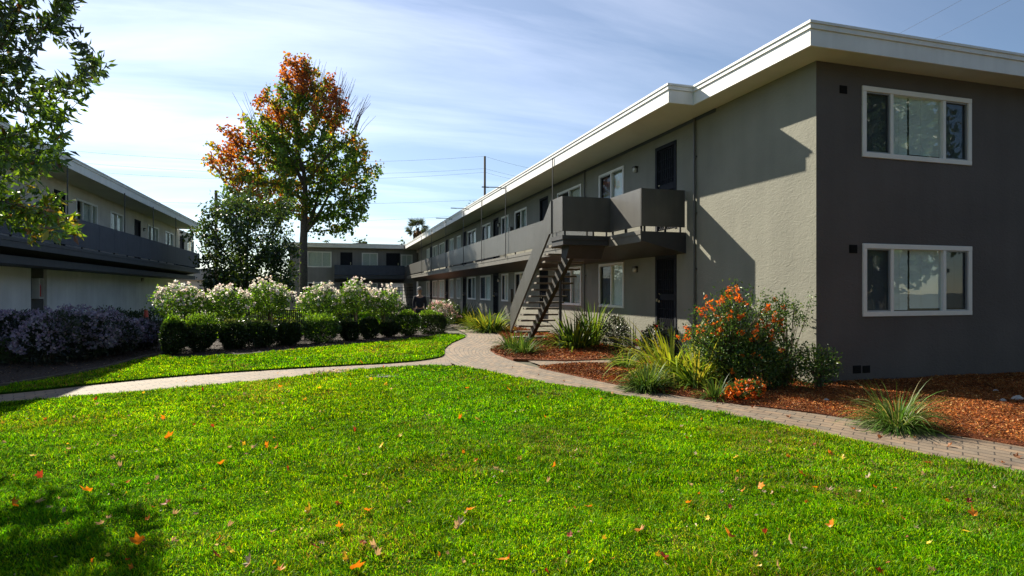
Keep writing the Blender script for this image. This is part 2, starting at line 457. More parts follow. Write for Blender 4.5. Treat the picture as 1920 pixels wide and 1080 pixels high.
def vnoise(xy, sc, seed):
    """Smooth value noise in 2-D, 0..1."""
    r2 = np.random.default_rng(seed); tab = r2.random((64, 64))
    q = np.asarray(xy) * sc; i = np.floor(q).astype(int); f = q - i; f = f * f * (3 - 2 * f)
    a = tab[i[:, 0] % 64, i[:, 1] % 64]; b = tab[(i[:, 0] + 1) % 64, i[:, 1] % 64]
    c = tab[i[:, 0] % 64, (i[:, 1] + 1) % 64]; d = tab[(i[:, 0] + 1) % 64, (i[:, 1] + 1) % 64]
    return (a * (1 - f[:, 0]) + b * f[:, 0]) * (1 - f[:, 1]) + (c * (1 - f[:, 0]) + d * f[:, 0]) * f[:, 1]
def palette(n, cols, jit=0.22, w=None):
    cols = np.asarray(cols, float)
    k = rng.choice(len(cols), n, p=w)
    return cols[k] * (1 + jit * rng.normal(size=(n, 1))) * (1 + 0.07 * rng.normal(size=(n, 3)))
def leaf_arrays(C, D, Ln, Wd, fold=0.18):
    """A folded lozenge per leaf: base C, axis D."""
    n = len(C); Ln = np.broadcast_to(Ln, (n,))[:, None]; Wd = np.broadcast_to(Wd, (n,))[:, None]
    side = unit(np.cross(D, rng.normal(size=(n, 3)))); nr = np.cross(D, side)
    mid = C + D * Ln * 0.45
    V = np.stack([C, mid + side * Wd * 0.5 + nr * Wd * fold, C + D * Ln - nr * Ln * 0.08, mid - side * Wd * 0.5 + nr * Wd * fold], 1).reshape(-1, 3)
    b = np.arange(n)[:, None] * 4
    F = np.stack([b + [0, 1, 2], b + [0, 2, 3]], 1).reshape(-1, 3)
    return V, F
def leaf_obj(name, C, D, Ln, Wd, cols, mat, parent=None, origin=None, fold=0.18):
    V, F = leaf_arrays(C, D, Ln, Wd, fold)
    return np_mesh(name, V, [F], mat, parent, np.repeat(cols, 2, axis=0), origin=origin)

# ------------------------------------------------------------------ ground, lawns, paths, beds
g = MB(); S = 420
g.add([(-S, -S, -0.05), (S, -S, -0.05), (S, S, -0.05), (-S, S, -0.05)], [(0, 1, 2, 3)])
structure('ground', g, M['earth'])

XR, YR = 8.15, 8.54                               # corner of the grey building
XL = -9.35                                        # courtyard wall of the pale building
YB = 58.6                                         # front of the far building

near_edge = [(-700, 832), (-300, 787), (0, 757), (240, 738), (480, 717), (600, 702), (720, 690), (830, 686), (880, 691), (940, 703), (985, 714),
             (1040, 722), (1140, 738), (1300, 768), (1500, 806), (1700, 848), (1920, 893), (2200, 958), (2600, 1060)]
near_poly = [G2(*q) for q in near_edge] + [(7.5, -6), (-9, -6)]
mid_edge = [(-700, 800), (-300, 765), (0, 740), (240, 714), (400, 700), (600, 688), (760, 680), (820, 672), (834, 666), (832, 655), (847, 643), (876, 632), (866, 628), (846, 626)]
mid_back = [(820, 631), (700, 643), (560, 656), (420, 669), (330, 672), (300, 668), (270, 672), (240, 681), (190, 694), (130, 706), (60, 718), (0, 728), (-300, 752), (-700, 785)]
mid_poly = [G2(*q) for q in mid_edge + mid_back]
def rounded(poly, n=3):
    """Chaikin smoothing of a closed outline."""
    q = np.array(poly)
    for _ in range(n):
        nx = np.roll(q, -1, 0)
        q = np.stack([0.75 * q + 0.25 * nx, 0.25 * q + 0.75 * nx], 1).reshape(-1, 2)
    return [tuple(a) for a in q]
near_poly = rounded(near_poly, 2); mid_poly = rounded(mid_poly, 2)
far_poly = [(-4.6, 22.5), (1.0, 24.6), (4.3, 27.0), (4.3, 52), (-1, 56.5), (-6.5, 52)]
def ccw(p):
    a = np.array(p); s = np.sum(a[:, 0] * np.roll(a[:, 1], -1) - np.roll(a[:, 0], -1) * a[:, 1])
    return list(p) if s > 0 else list(p)[::-1]
for pl in (near_poly, mid_poly, far_poly):
    b = MB(); b.prism(ccw(pl), -0.04, 0.022)
    structure('lawn_ground', b, M['turf'])

def strip(name, pairs, z, mat, world_pairs=()):
    A = [G2(*a) for a, _ in pairs] + [w[0] for w in world_pairs]; B = [G2(*b) for _, b in pairs] + [w[1] for w in world_pairs]
    A, B = np.array(A), np.array(B)
    def dense(Q):
        t = np.arange(len(Q)); tt = np.linspace(0, len(Q) - 1, (len(Q) - 1) * 6 + 1)
        out = np.zeros((len(tt), 2))
        for i, x in enumerate(tt):                # Catmull-Rom through the traced edge points
            k = min(int(x), len(Q) - 2); f = x - k
            p0, p1, p2, p3 = Q[max(k - 1, 0)], Q[k], Q[k + 1], Q[min(k + 2, len(Q) - 1)]
            out[i] = 0.5 * ((2 * p1) + (-p0 + p2) * f + (2 * p0 - 5 * p1 + 4 * p2 - p3) * f * f + (-p0 + 3 * p1 - 3 * p2 + p3) * f ** 3)
        return out
    A, B = dense(A), dense(B)
    mid = (A + B) / 2
    s = np.concatenate([[0], np.cumsum(np.linalg.norm(np.diff(mid, axis=0), axis=1))])
    w = np.linalg.norm(B - A, axis=1)
    K = 6; V = []; UV = []
    for i in range(len(A)):
        for k in range(K + 1):
            q = A[i] + (B[i] - A[i]) * k / K
            V.append((q[0], q[1], z)); UV.append((s[i], w[i] * (k / K - 0.5)))
    F = [(i * (K + 1) + k, i * (K + 1) + k + 1, (i + 1) * (K + 1) + k + 1, (i + 1) * (K + 1) + k) for i in range(len(A) - 1) for k in range(K)]
    o = np_mesh(name, np.array(V), [np.array(F)[:, ::-1]], mat, uv=np.array(UV))
    return tag(o, kind='structure'), A, B
main_pairs = [((2600, 1060), (2600, 965)), ((2200, 958), (2200, 890)), ((1920, 893), (1920, 838)), ((1700, 848), (1700, 803)), ((1500, 806), (1530, 776)),
              ((1300, 768), (1360, 755)), ((1140, 738), (1210, 732)), ((1040, 722), (1110, 712)), ((985, 714), (1060, 701)), ((935, 702), (1010, 690)),
              ((880, 691), (960, 676)), ((845, 680), (930, 664)), ((834, 666), (919, 656)), ((832, 653), (930, 651)), ((848, 642), (952, 645)),
              ((876, 631), (945, 634)), ((866, 622), (925, 622)), ((845, 612), (888, 612)), ((835, 604), (868, 604))]
_, pA, pB = strip('path', main_pairs, 0.0, M['paver'], [((4.6, 36), (5.9, 36)), ((4.6, 56), (5.9, 56))])
strip('side_path', [((850, 688), (836, 664)), ((720, 692), (760, 678)), ((600, 704), (600, 686)), ((480, 719), (400, 698)), ((240, 740), (200, 716)), ((0, 759), (0, 738)), ((-300, 789), (-300, 763)), ((-700, 834), (-700, 798))], -0.006, M['paver'])
strip('door_path', [((1065, 702), (990, 676)), ((1100, 686), (1060, 676)), ((1165, 684), (1165, 672))], -0.005, M['paver'], [((8.12, 12.75), (8.12, 14.1))])

bed_near = [tuple(q) for q in pB[0:9 * 6 + 1][::1]] + [G2(1040, 686), G2(1100, 684), G2(1165, 683), (8.13, 12.7), (8.13, 8.56), (19, 8.5), (19, 1.0)]
bed_upper = [G2(919, 657), G2(930, 665), G2(962, 674), G2(1060, 677), G2(1165, 673), (8.13, 14.15), (8.13, 57), (6.0, 57), (6.0, 36)] + [tuple(q) for q in pB[13 * 6:18 * 6 + 1][::-1]]
bed_left = [G2(*q) for q in [(-700, 785), (-300, 752), (0, 728), (60, 718), (130, 706), (190, 694), (240, 681), (270, 672), (300, 668), (330, 672), (420, 669), (560, 656), (700, 643), (820, 631), (846, 626)]] + [(4.3, 26.9), (1.0, 24.5), (-4.7, 22.4), (-9.3, 24), (-9.3, 14), (-14, 10)]
def bumpy(name, poly, z, amp, mat, step):
    """A garden bed: outline filled with a mesh of small mounds."""
    b = MB(); b.prism(ccw(poly), -0.045, z)
    structure(name, b, mat)
bumpy('mulch_ground', bed_near, 0.018, 0.02, M['mulch'], 0.1)
bumpy('mulch_ground', bed_upper, 0.018, 0.02, M['mulch'], 0.1)
bumpy('soil', bed_left, 0.004, 0.02, M['soil'], 0.1)

def scatter(poly, dens):
    a = np.array(poly); lo, hi = a.min(0), a.max(0)
    n = int((hi - lo).prod() * dens)
    q = lo + rng.random((n, 2)) * (hi - lo)
    return q[inside(q, poly)]
def view_keep(q, margin=0.5):
    d = SN * q[:, 0] + CS * q[:, 1]; r_ = CS * q[:, 0] - SN * q[:, 1]
    return (d > 1.2) & (np.abs(r_) < d * (0.85 + margin * 0.3) + margin)

# bark chips and needles on the beds
def chips(name, poly, dens, dmax, cols, big=1.0):
    q = scatter(poly, dens); q = q[view_keep(q)]
    stray = rng.random(len(q)) < 0.05; q[stray] += rng.normal(size=(int(stray.sum()), 2)) * 0.09
    d = SN * q[:, 0] + CS * q[:, 1]
    q = q[(d < dmax) & (rng.random(len(q)) < np.clip(9.0 / d, 0.25, 1))]
    n = len(q); d = SN * q[:, 0] + CS * q[:, 1]
    mound = vnoise(q, 2.2, 5) * 0.05
    C = np.column_stack([q, 0.018 + mound * 0.7 + rng.random(n) * 0.02])
    th = rng.random(n) * 2 * math.pi
    D = unit(np.column_stack([np.cos(th), np.sin(th), rng.normal(size=n) * 0.42]))
    L_ = (0.010 + 0.036 * rng.random(n) ** 2.2) * big * np.clip(d / 9, 1, 2)
    o = leaf_obj(name, C, D, L_, L_ * (0.10 + 0.20 * rng.random(n)), palette(n, cols, 0.35) * (0.45 + 0.75 * vnoise(q, 1.6, 71) + 0.35 * vnoise(q, 6.0, 72))[:, None], M['chip'], fold=0.1)
    return tag(o, kind='stuff')
chip_cols = [(0.36, 0.100, 0.016), (0.27, 0.068, 0.012), (0.45, 0.15, 0.024), (0.15, 0.042, 0.010), (0.07, 0.022, 0.009), (0.50, 0.26, 0.09)]
tag(chips('bark_mulch', bed_near, 15000, 16, chip_cols), 'reddish bark mulch strewn beside the brick path', 'mulch')
tag(chips('bark_mulch', bed_upper, 4000, 32, chip_cols, 1.2), 'reddish bark mulch under the outdoor staircase', 'mulch')
tag(chips('dry_mulch', bed_left, 420, 26, [(0.06, 0.032, 0.020), (0.09, 0.048, 0.028), (0.035, 0.02, 0.014), (0.18, 0.12, 0.08)], 1.1), 'dull brown mulch under the lilac shrubs', 'mulch')

# grass: every blade is a bent three-sided leaf
def grass(name, poly, bins, label):
    Cs = []; Hs = []; Ws = []
    for d0, d1, dens, h, w in bins:
        a = np.array(poly); q = None
        q = scatter(poly, dens)
        d = SN * q[:, 0] + CS * q[:, 1]
        keep = (d >= d0) & (d < d1) & view_keep(q, 0.6)
        q = q[keep]; n = len(q)
        Cs.append(q); Hs.append(h * (0.55 + 0.75 * rng.random(n))); Ws.append(w * (0.7 + 0.6 * rng.random(n)))
    q = np.concatenate(Cs); h = np.concatenate(Hs); w = np.concatenate(Ws); n = len(q)
    clump = vnoise(q, 5.0, 3); patch = vnoise(q, 0.9, 8) * 0.6 + vnoise(q, 2.3, 9) * 0.4
    h = h * (0.35 + 1.15 * clump) * (0.75 + 0.5 * vnoise(q, 12.0, 41))
    base = np.column_stack([q, np.full(n, 0.02)])
    th = rng.random(n) * 2 * math.pi
    # clumps lean together a little
    lean_a = vnoise(q, 3.0, 21) * 4 * math.pi
    dirs = np.column_stack([np.cos(th) + 0.7 * np.cos(lean_a), np.sin(th) + 0.7 * np.sin(lean_a)])
    dirs /= np.linalg.norm(dirs, axis=1, keepdims=True) + 1e-6
    bend = 0.30 + 1.15 * rng.random(n) ** 1.2
    fa = rng.random(n) * 2 * math.pi
    side = np.column_stack([np.cos(fa), np.sin(fa), np.zeros(n)])
    d3 = np.column_stack([dirs, np.zeros(n)])
    up = np.array([0, 0, 1.0])
    m1 = base + up * (h * 0.6)[:, None] + d3 * (h * bend * 0.35)[:, None]
    tip = base + up * (h * (1.02 - 0.38 * bend))[:, None] + d3 * (h * bend)[:, None]
    hw = (w * 0.5)[:, None]
    V = np.stack([base - side * hw, base + side * hw, m1 - side * hw * 0.8, m1 + side * hw * 0.8, tip], 1).reshape(-1, 3)
    b = np.arange(n)[:, None] * 5
    Q = b + [0, 1, 3, 2]; T = b + [2, 3, 4]
    c = palette(n, [(0.088, 0.290, 0.003), (0.145, 0.365, 0.003), (0.255, 0.415, 0.004), (0.036, 0.140, 0.003)], 0.36)
    dry = (rng.random(n) < 0.02 + 0.30 * np.clip((patch - 0.56) * 5, 0, 1))
    c[dry] = palette(int(dry.sum()), [(0.24, 0.23, 0.06), (0.30, 0.24, 0.10), (0.18, 0.20, 0.03)], 0.2)
    big_ = vnoise(q, 0.55, 61)[:, None]
    c *= np.column_stack([0.72 + 0.75 * big_, 0.86 + 0.30 * big_, np.ones(n)])
    c *= (0.66 + 0.5 * vnoise(q, 1.4, 33) + 0.35 * (vnoise(q, 7.0, 34) - 0.35))[:, None]
    o = np_mesh(name, V, [Q, T], M['grass'], cols=np.concatenate([c, c]))
    return tag(o, label, 'grass', kind='stuff')
grass('grass', near_poly, [(1.2, 5, 11000, 0.040, 0.0046), (5, 7.5, 6200, 0.042, 0.0064), (7.5, 11, 3200, 0.044, 0.0095), (11, 40, 1700, 0.046, 0.015)],
      'mown lawn in front of the curving brick path')
grass('grass', mid_poly, [(1.2, 13, 1500, 0.050, 0.014), (13, 60, 1000, 0.050, 0.020)], 'mown lawn between the path and the clipped hedge')
grass('grass', far_poly, [(18, 60, 130, 0.07, 0.06)], 'sunny lawn behind the white rose bushes')

# ------------------------------------------------------------------ walls, windows and doors
class Plane:
    """A wall plane: u runs along the wall, w goes into the building."""
    def __init__(s, axis, c, inward): s.axis = axis; s.c = c; s.inw = inward
    def p(s, u, w, z):
        k = s.c + s.inw * w
        return (k, u, z) if s.axis == 'x' else (u, k, z)
    def box(s, mb, u0, u1, w0, w1, z0, z1):
        a = s.p(u0, w0, z0); b = s.p(u1, w1, z1)
        mb.box(a[0], b[0], a[1], b[1], a[2], b[2])
def wall_mesh(pl, u0, u1, z0, z1, holes, t=0.18, caps=(0, 1, 2)):
    """Front and back skins with openings and their reveals. holes: (u0,u1,z0,z1)."""
    us = sorted({u0, u1, *[h[0] for h in holes], *[h[1] for h in holes]}); zs = sorted({z0, z1, *[h[2] for h in holes], *[h[3] for h in holes]})
    mb = MB(); idx = {}
    def vid(u, w, z):
        k = (u, w, z)
        if k not in idx: idx[k] = len(mb.v); mb.v.append(pl.p(u, w, z))
        return idx[k]
    def solid_at(u, z): return not any(h[0] < u < h[1] and h[2] < z < h[3] for h in holes)
    for i in range(len(us) - 1):
        for j in range(len(zs) - 1):
            a, b, c, d = us[i], us[i + 1], zs[j], zs[j + 1]
            if solid_at((a + b) / 2, (c + d) / 2):
                for w in (0, t): mb.f.append((vid(a, w, c), vid(b, w, c), vid(b, w, d), vid(a, w, d)))
    for h in holes:
        a, b, c, d = h
        for (p1, p2) in (((a, c), (b, c)), ((b, c), (b, d)), ((b, d), (a, d)), ((a, d), (a, c))):
            mb.f.append((vid(p1[0], 0, p1[1]), vid(p2[0], 0, p2[1]), vid(p2[0], t, p2[1]), vid(p1[0], t, p1[1])))
    for ci, (p1, p2) in enumerate((((u0, z0), (u0, z1)), ((u1, z0), (u1, z1)), ((u0, z1), (u1, z1)))):
        if ci not in caps: continue
        mb.f.append((vid(p1[0], 0, p1[1]), vid(p2[0], 0, p2[1]), vid(p2[0], t, p2[1]), vid(p1[0], t, p1[1])))
    return mb
def window(parent, pl, u0, u1, z0, z1, bars=(0.5,), cover='blind', screens=(), trim=0.055, gap=None, slats=22, cover_span=(0, 1), mat='frame'):
    """White framed window in an opening: frame > pane, blind or curtain."""
    fr = MB(); o = -0.028
    pl.box(fr, u0 - trim, u1 + trim, o, 0.07, z1 - 0.015, z1 + trim); pl.box(fr, u0 - trim, u1 + trim, o, 0.07, z0 - trim, z0 + 0.015)
    pl.box(fr, u0 - trim, u0 + 0.015, o + 0.002, 0.068, z0 + 0.0155, z1 - 0.0155); pl.box(fr, u1 - 0.015, u1 + trim, o + 0.002, 0.068, z0 + 0.0155, z1 - 0.0155)
    edges = [0.0] + list(bars) + [1.0]
    for b in bars:
        c = u0 + (u1 - u0) * b; pl.box(fr, c - 0.035, c + 0.035, o + 0.012, 0.066, z0 + 0.016, z1 - 0.016)
    f = fr.build('window', M[mat], parent, bevel=0.006 if trim > 0.05 and slats > 30 else 0)
    for k in range(len(edges) - 1):
        a = u0 + (u1 - u0) * edges[k] + (0.02 if k == 0 else 0.037); b = u0 + (u1 - u0) * edges[k + 1] - (0.02 if k == len(edges) - 2 else 0.037)
        q = MB(); pl.box(q, a, b, 0.034, 0.040, z0 + 0.018, z1 - 0.018)
        if k in screens:
            pane = q.build('pane', M['screen_glass'], f)
            s = MB(); w_ = 0.02
            pl.box(s, a, b, 0.0, 0.03, z0 + 0.018, z0 + 0.018 + w_); pl.box(s, a, b, 0.0, 0.03, z1 - 0.018 - w_, z1 - 0.018)
            pl.box(s, a, a + w_, 0.0, 0.03, z0 + 0.04, z1 - 0.04); pl.box(s, b - w_, b, 0.0, 0.03, z0 + 0.04, z1 - 0.04)
            s.build('screen_frame', M['track'], f)
        else: q.build('pane', M['glass'], f)
    c0 = u0 + (u1 - u0) * cover_span[0]; c1 = u0 + (u1 - u0) * cover_span[1]
    if cover == 'blind':
        spans = [(c0 + 0.01, c1 - 0.01)] if gap is None else [(c0 + 0.01, u0 + (u1 - u0) * gap - 0.012), (u0 + (u1 - u0) * gap + 0.034, c1 - 0.01)]
        for si, (a, b) in enumerate(spans):
            q = MB(); pitch = (z1 - z0) / slats; low = z0 + (0.03 if si == 0 else 0.05)
            for i in range(slats):
                zc_ = z1 - 0.03 - pitch * i
                if zc_ < low: break
                hh = pitch * 0.54; j = rng.normal() * 0.004
                v = [pl.p(a + j, 0.062, zc_ - hh), pl.p(b + j, 0.062, zc_ - hh + rng.normal() * 0.002), pl.p(b + j, 0.072, zc_ + hh), pl.p(a + j, 0.072, zc_ + hh)]
                v2 = [pl.p(a + j, 0.065, zc_ - hh), pl.p(b + j, 0.065, zc_ - hh), pl.p(b + j, 0.075, zc_ + hh), pl.p(a + j, 0.075, zc_ + hh)]
                q.add(v + v2, [(0, 1, 2, 3), (7, 6, 5, 4), (0, 1, 5, 4), (2, 3, 7, 6)])
            pl.box(q, a, b, 0.052, 0.085, z1 - 0.03, z1 - 0.002)
            for t_ in (0.2, 0.8): pl.box(q, a + (b - a) * t_ - 0.003, a + (b - a) * t_ + 0.003, 0.056, 0.060, low, z1 - 0.03)
            q.build('blind', M['blind'], f)
    elif cover == 'curtain':
        q = MB(); n = max(8, int((c1 - c0) / 0.035)); us = np.linspace(c0 + 0.01, c1 - 0.01, n)
        top = [pl.p(u, 0.13 + 0.02 * math.sin(i * 1.9), z1 - 0.01) for i, u in enumerate(us)]; bot = [pl.p(u, 0.13 + 0.028 * math.sin(i * 1.9 + 0.3), z0 + 0.01) for i, u in enumerate(us)]
        q.add(top + bot, [(i, i + 1, n + i + 1, n + i) for i in range(n - 1)])
        q.build('curtain', M['curtain'], f, smooth=True)
    return f
def door(parent, pl, u0, u1, z0, z1, mat='door', grille=False, handle_side=1):
    d = MB(); pl.box(d, u0 + 0.05, u1 - 0.05, 0.06, 0.10, z0, z1 - 0.05)
    if grille:                                     # security door: bars and cross rails over a perforated sheet
        n = 9
        for i in range(n):
            c = u0 + 0.08 + (u1 - u0 - 0.16) * i / (n - 1); pl.box(d, c - 0.011, c + 0.011, 0.005, 0.03, z0 + 0.03, z1 - 0.08)
        for zz in np.linspace(z0 + 0.03, z1 - 0.09, 9): pl.box(d, u0 + 0.055, u1 - 0.055, 0.012, 0.024, zz, zz + 0.02)
        zz = z0 + 1.0; pl.box(d, u0 + 0.055, u1 - 0.055, 0.0, 0.035, zz, zz + 0.16)
    else:
        for a, b in ((0.12, 0.46), (0.54, 0.92)):
            pl.box(d, u0 + 0.16, u1 - 0.16, 0.048, 0.061, z0 + (z1 - z0) * a, z0 + (z1 - z0) * b)
    o = d.build('door', M[mat], parent)
    f = MB(); pl.box(f, u0 - 0.04, u0 + 0.05, -0.018, 0.11, z0, z1 - 0.05); pl.box(f, u1 - 0.05, u1 + 0.04, -0.018, 0.11, z0, z1 - 0.05)
    pl.box(f, u0 - 0.04, u1 + 0.04, -0.02, 0.112, z1 - 0.0495, z1 + 0.04)
    f.build('door_frame', M['door'], o)
    h = MB(); hu = u1 - 0.12 if handle_side > 0 else u0 + 0.12
    a = pl.p(hu, -0.05, z0 + 1.0); b = pl.p(hu, 0.06, z0 + 1.0)
    h.tube([b, a], 0.014, 8); pl.box(h, hu - 0.03, hu + 0.03, -0.075, -0.045, z0 + 0.965, z0 + 1.035)
    pl.box(h, hu - 0.03, hu + 0.03, 0.0, 0.058, z0 + 0.94, z0 + 1.17)
    h.build('handle', M['brass'], o)
    return o
def wall_lamp(parent, pl, u, z):
    b = MB(); pl.box(b, u - 0.075, u + 0.075, -0.11, 0, z + 0.03, z + 0.075); pl.box(b, u - 0.05, u + 0.05, -0.02, 0, z - 0.09, z + 0.03)
    o = b.build('wall_lamp', M['lamp_metal'], parent, bevel=0.006)
    s = MB(); c = pl.p(u, -0.065, z - 0.085); s.lathe(c, [(0.03, 0), (0.05, 0.01), (0.055, 0.06), (0.048, 0.115)], 14)
    s.build('lamp_shade', M['lamp_glass'], o, smooth=True)
def downspout(parent, pl, u, z0, z1, r=0.03):
    b = MB(); b.tube([pl.p(u, -0.045, z0), pl.p(u, -0.045, z1)], r, 10)
    for z in np.arange(z0 + 0.5, z1, 1.3): pl.box(b, u - 0.05, u + 0.05, -0.05, 0.0, z, z + 0.03)
    b.build('downpipe', M['rail'], parent, smooth=False)
def louvre_vent(parent, pl, u0, u1, z0, z1, n=8):
    b = MB(); pl.box(b, u0, u1, -0.006, 0.02, z0, z1)
    for i in range(n):
        z = z0 + 0.012 + (z1 - z0 - 0.024) * (i + 0.5) / n; pl.box(b, u0 + 0.012, u1 - 0.012, -0.02, -0.007, z - 0.005, z + 0.005)
    b.build('vent', M['vent'], parent)
def off_poly(poly, d):
    """Outline (counter-clockwise, right angles) pushed outward by d."""
    q = np.array(poly); n = len(q); out = []
    for i in range(n):
        a, b, c = q[i - 1], q[i], q[(i + 1) % n]
        e1 = (b - a) / np.linalg.norm(b - a); e2 = (c - b) / np.linalg.norm(c - b)
        n1 = np.array([e1[1], -e1[0]]); n2 = np.array([e2[1], -e2[0]])
        out.append(tuple(b + (n1 + n2) * d / (1 + n1 @ n2)))
    return out
Z_SOF, Z_TOP = 5.68, 6.06
def flat_roof(parent, poly):
    poly = ccw(poly)
    s = MB(); s.prism(off_poly(poly, -0.04), Z_SOF, Z_TOP - 0.05)
    r_ = s.build('roof', M['soffit'], parent)
    b = MB(); q = off_poly(poly, -0.035); n = len(poly)
    def band(outp, inp, z0, z1):
        b.add([(x, y, z0) for x, y in outp] + [(x, y, z0) for x, y in inp] + [(x, y, z1) for x, y in outp] + [(x, y, z1) for x, y in inp],
              [f for i in range(n) for j in [(i + 1) % n] for f in ((i, j, 2 * n + j, 2 * n + i), (n + i, 3 * n + i, 3 * n + j, n + j), (i, n + i, n + j, j), (2 * n + i, 2 * n + j, 3 * n + j, 3 * n + i))])
    band(off_poly(poly, 0.0), q, Z_SOF - 0.018, Z_TOP - 0.125)
    band(off_poly(poly, 0.028), off_poly(poly, -0.03), Z_TOP - 0.122, Z_TOP - 0.045)
    band(off_poly(poly, 0.05), off_poly(poly, -0.02), Z_TOP - 0.042, Z_TOP)
    b.build('fascia', M['fascia'], r_)
    t = MB(); t.prism(off_poly(poly, -0.06), Z_TOP - 0.049, Z_TOP - 0.02)
    t.build('roof_covering', M['roof_top'], r_)
    return r_
def rail_panel(mb, x0, x1, y0, y1, z0=3.16, z1=4.05): mb.box(x0, x1, y0, y1, z0, z1)

# ------------------------------------------------------------------ grey two-storey building (right side of the courtyard)
bld = empty('apartment_building', (XR, YR, 0), 'taupe stucco two storey apartment block with white eaves and an outside staircase', 'apartment building')
Rp = Plane('x', XR, 1); Ep = Plane('y', YR, 1)
YEND = 57.6
def yR(px): return on_x(px, XR)
# openings along the courtyard wall, read off the photograph (columns)
UP_Z, LO_Z = (4.02, 5.22), (1.22, 2.44)
win_cols = [(1124, 1170), (1046, 1090), (966, 988), (941, 954), (904, 920), (878, 893), (857.3, 864), (844, 850.6), (824, 833.6), (811.6, 820.5), (800.5, 806)]
win_cols_lo = [(1124, 1170), (1052, 1090), (966, 985), (941, 953.3), (901, 920), (877, 892.5), (857, 863.6), (844, 850.5), (823, 833.3), (811, 820.3), (800, 806)]
door_cols = [(1231, 1267), (1013, 1027), (925.5, 934.2), (868.5, 874), (835.8, 840.4), (807, 810.2)]
holes = []; wins = []; doors = []
for lvl, cols_, (za, zb) in ((1, win_cols, UP_Z), (0, win_cols_lo, LO_Z)):
    for i, (a, b) in enumerate(cols_):
        h = (yR(b) + 0.05, yR(a) - 0.05, za, zb); holes.append(h); wins.append((lvl, i, h))
for lvl, za, zb in ((1, 3.2, 5.32), (0, 0.42, 2.52)):
    for i, (a, b) in enumerate(door_cols):
        h = (yR(b), yR(a), za, zb); holes.append(h); doors.append((lvl, i, h))
wm = wall_mesh(Rp, YR, YEND, -0.05, Z_SOF + 0.02, holes, caps=(1, 2))
# end wall towards the camera
xe0, xe1 = on_y(1617, YR) + 0.06, on_y(1819, YR) - 0.06
e_up = (xe0, xe1, zpt(293, xe0, YR) + 0.06, zpt(163, xe0, YR) - 0.06)
e_lo = (xe0 + 0.01, xe1 + 0.01, zpt(592, xe0, YR) + 0.06, zpt(458, xe0, YR) - 0.06)
em = wall_mesh(Ep, XR, 17.2, -0.05, Z_SOF + 0.02, [e_up, e_lo], caps=(1,))
wm.box(17.0, 17.2, YR + 0.19, YEND, -0.05, Z_SOF + 0.02)
wm.box(XR + 0.19, 17.0, YEND - 0.2, YEND, -0.05, Z_SOF + 0.02)
wm.build('wall', M['wall'], bld)
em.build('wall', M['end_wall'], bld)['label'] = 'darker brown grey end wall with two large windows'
rm = MB(); rm.box(XR + 0.185, 16.99, YR + 0.185, YEND - 0.21, 2.7, 2.9); rm.box(XR + 3.2, XR + 3.3, YR + 2.6, YEND - 0.3, 0.2, 5.6)
rm.box(XR + 0.3, 16.9, YR + 2.5, YR + 2.6, 0.2, 5.6); rm.box(XR + 0.19, 16.99, YR + 0.19, YEND - 0.21, 0.1, 0.3)
rm.build('room_wall', M['room'], bld)
for lvl, i, h in wins:
    cover = ('blind', 'curtain', 'curtain', 'blind')[(i + lvl) % 4]
    span = (0, 1) if i % 3 else (0.0, 1.0)
    if lvl == 1 and i in (2, 4, 5): cover, span = 'curtain', (0.0, 0.55)
    nb = (0.5,) if i > 0 else (0.5,)
    window(bld, Rp, *h, bars=nb, cover=cover, screens=(1,) if i < 6 else (), slats=34 if i < 2 else 14, cover_span=span, trim=0.06)
for lvl, i, h in doors:
    door(bld, Rp, *h, grille=(lvl == 0 or i == 0), handle_side=1)
for hh in (e_up, e_lo):
    window(bld, Ep, *hh, bars=(0.245, 0.755), cover='blind', screens=(0, 2), slats=44, gap=0.43, trim=0.075)
for px, zz in ((1194, 5.02), (1194, 2.26)): wall_lamp(bld, Rp, yR(px), zz)
for px, zz in ((937, 4.95), (937, 2.2)): wall_lamp(bld, Rp, yR(px), zz)
downspout(bld, Rp, yR(1305), 0.35, 5.66, 0.026); downspout(bld, Rp, yR(1098), 0.35, 5.66, 0.02)
louvre_vent(bld, Ep, on_y(1574, YR), on_y(1588, YR), zpt(174, 8.6, YR), zpt(159, 8.6, YR)); louvre_vent(bld, Ep, on_y(1592, YR), on_y(1607, YR), zpt(474, 8.6, YR), zpt(458, 8.6, YR))
louvre_vent(bld, Ep, on_y(1599, YR), on_y(1614, YR), zpt(702, 8.6, YR), zpt(687, 8.6, YR), 3); louvre_vent(bld, Ep, on_y(1617, YR), on_y(1631, YR), zpt(702, 8.6, YR), zpt(688, 8.6, YR), 3)
for px in (1195, 1150):
    louvre_vent(bld, Rp, yR(px) - 0.2, yR(px) + 0.2, 0.14, 0.32, 4)
b = MB(); Rp.box(b, yR(962) , yR(957), -0.11, 0, 1.15, 1.75); b.build('meter_box', M['rail'], bld, bevel=0.01)
b = MB(); Rp.box(b, yR(962), yR(956.5), -0.14, 0, 4.0, 4.62); b.build('meter_box', M['rail'], bld, bevel=0.01)
# frieze board under the soffit
b = MB(); Rp.box(b, 11.4, YEND - 0.01, -0.02, 0.0, 5.60, Z_SOF - 0.003); b.build('frieze_board', M['rail_dark'], bld)
roof_poly = [(7.52, 8.0), (17.8, 8.0), (17.8, YEND + 0.3), (6.91, YEND + 0.3), (6.91, 11.3), (7.52, 11.3)]
roof = flat_roof(bld, roof_poly)
for px in (935, 868, 836):                          # small flood lights standing out over the eaves
    y = on_x(px + 12, 6.9); b = MB()
    b.tube([(6.9, y, Z_TOP - 0.22), (6.6, y + 0.1, Z_TOP - 0.16), (6.2, y + 0.3, Z_TOP - 0.14)], 0.018, 6); b.box(6.0, 6.3, y + 0.26, y + 0.36, Z_TOP - 0.155, Z_TOP - 0.125)
    b.build('flood_light', M['lamp_metal'], roof)

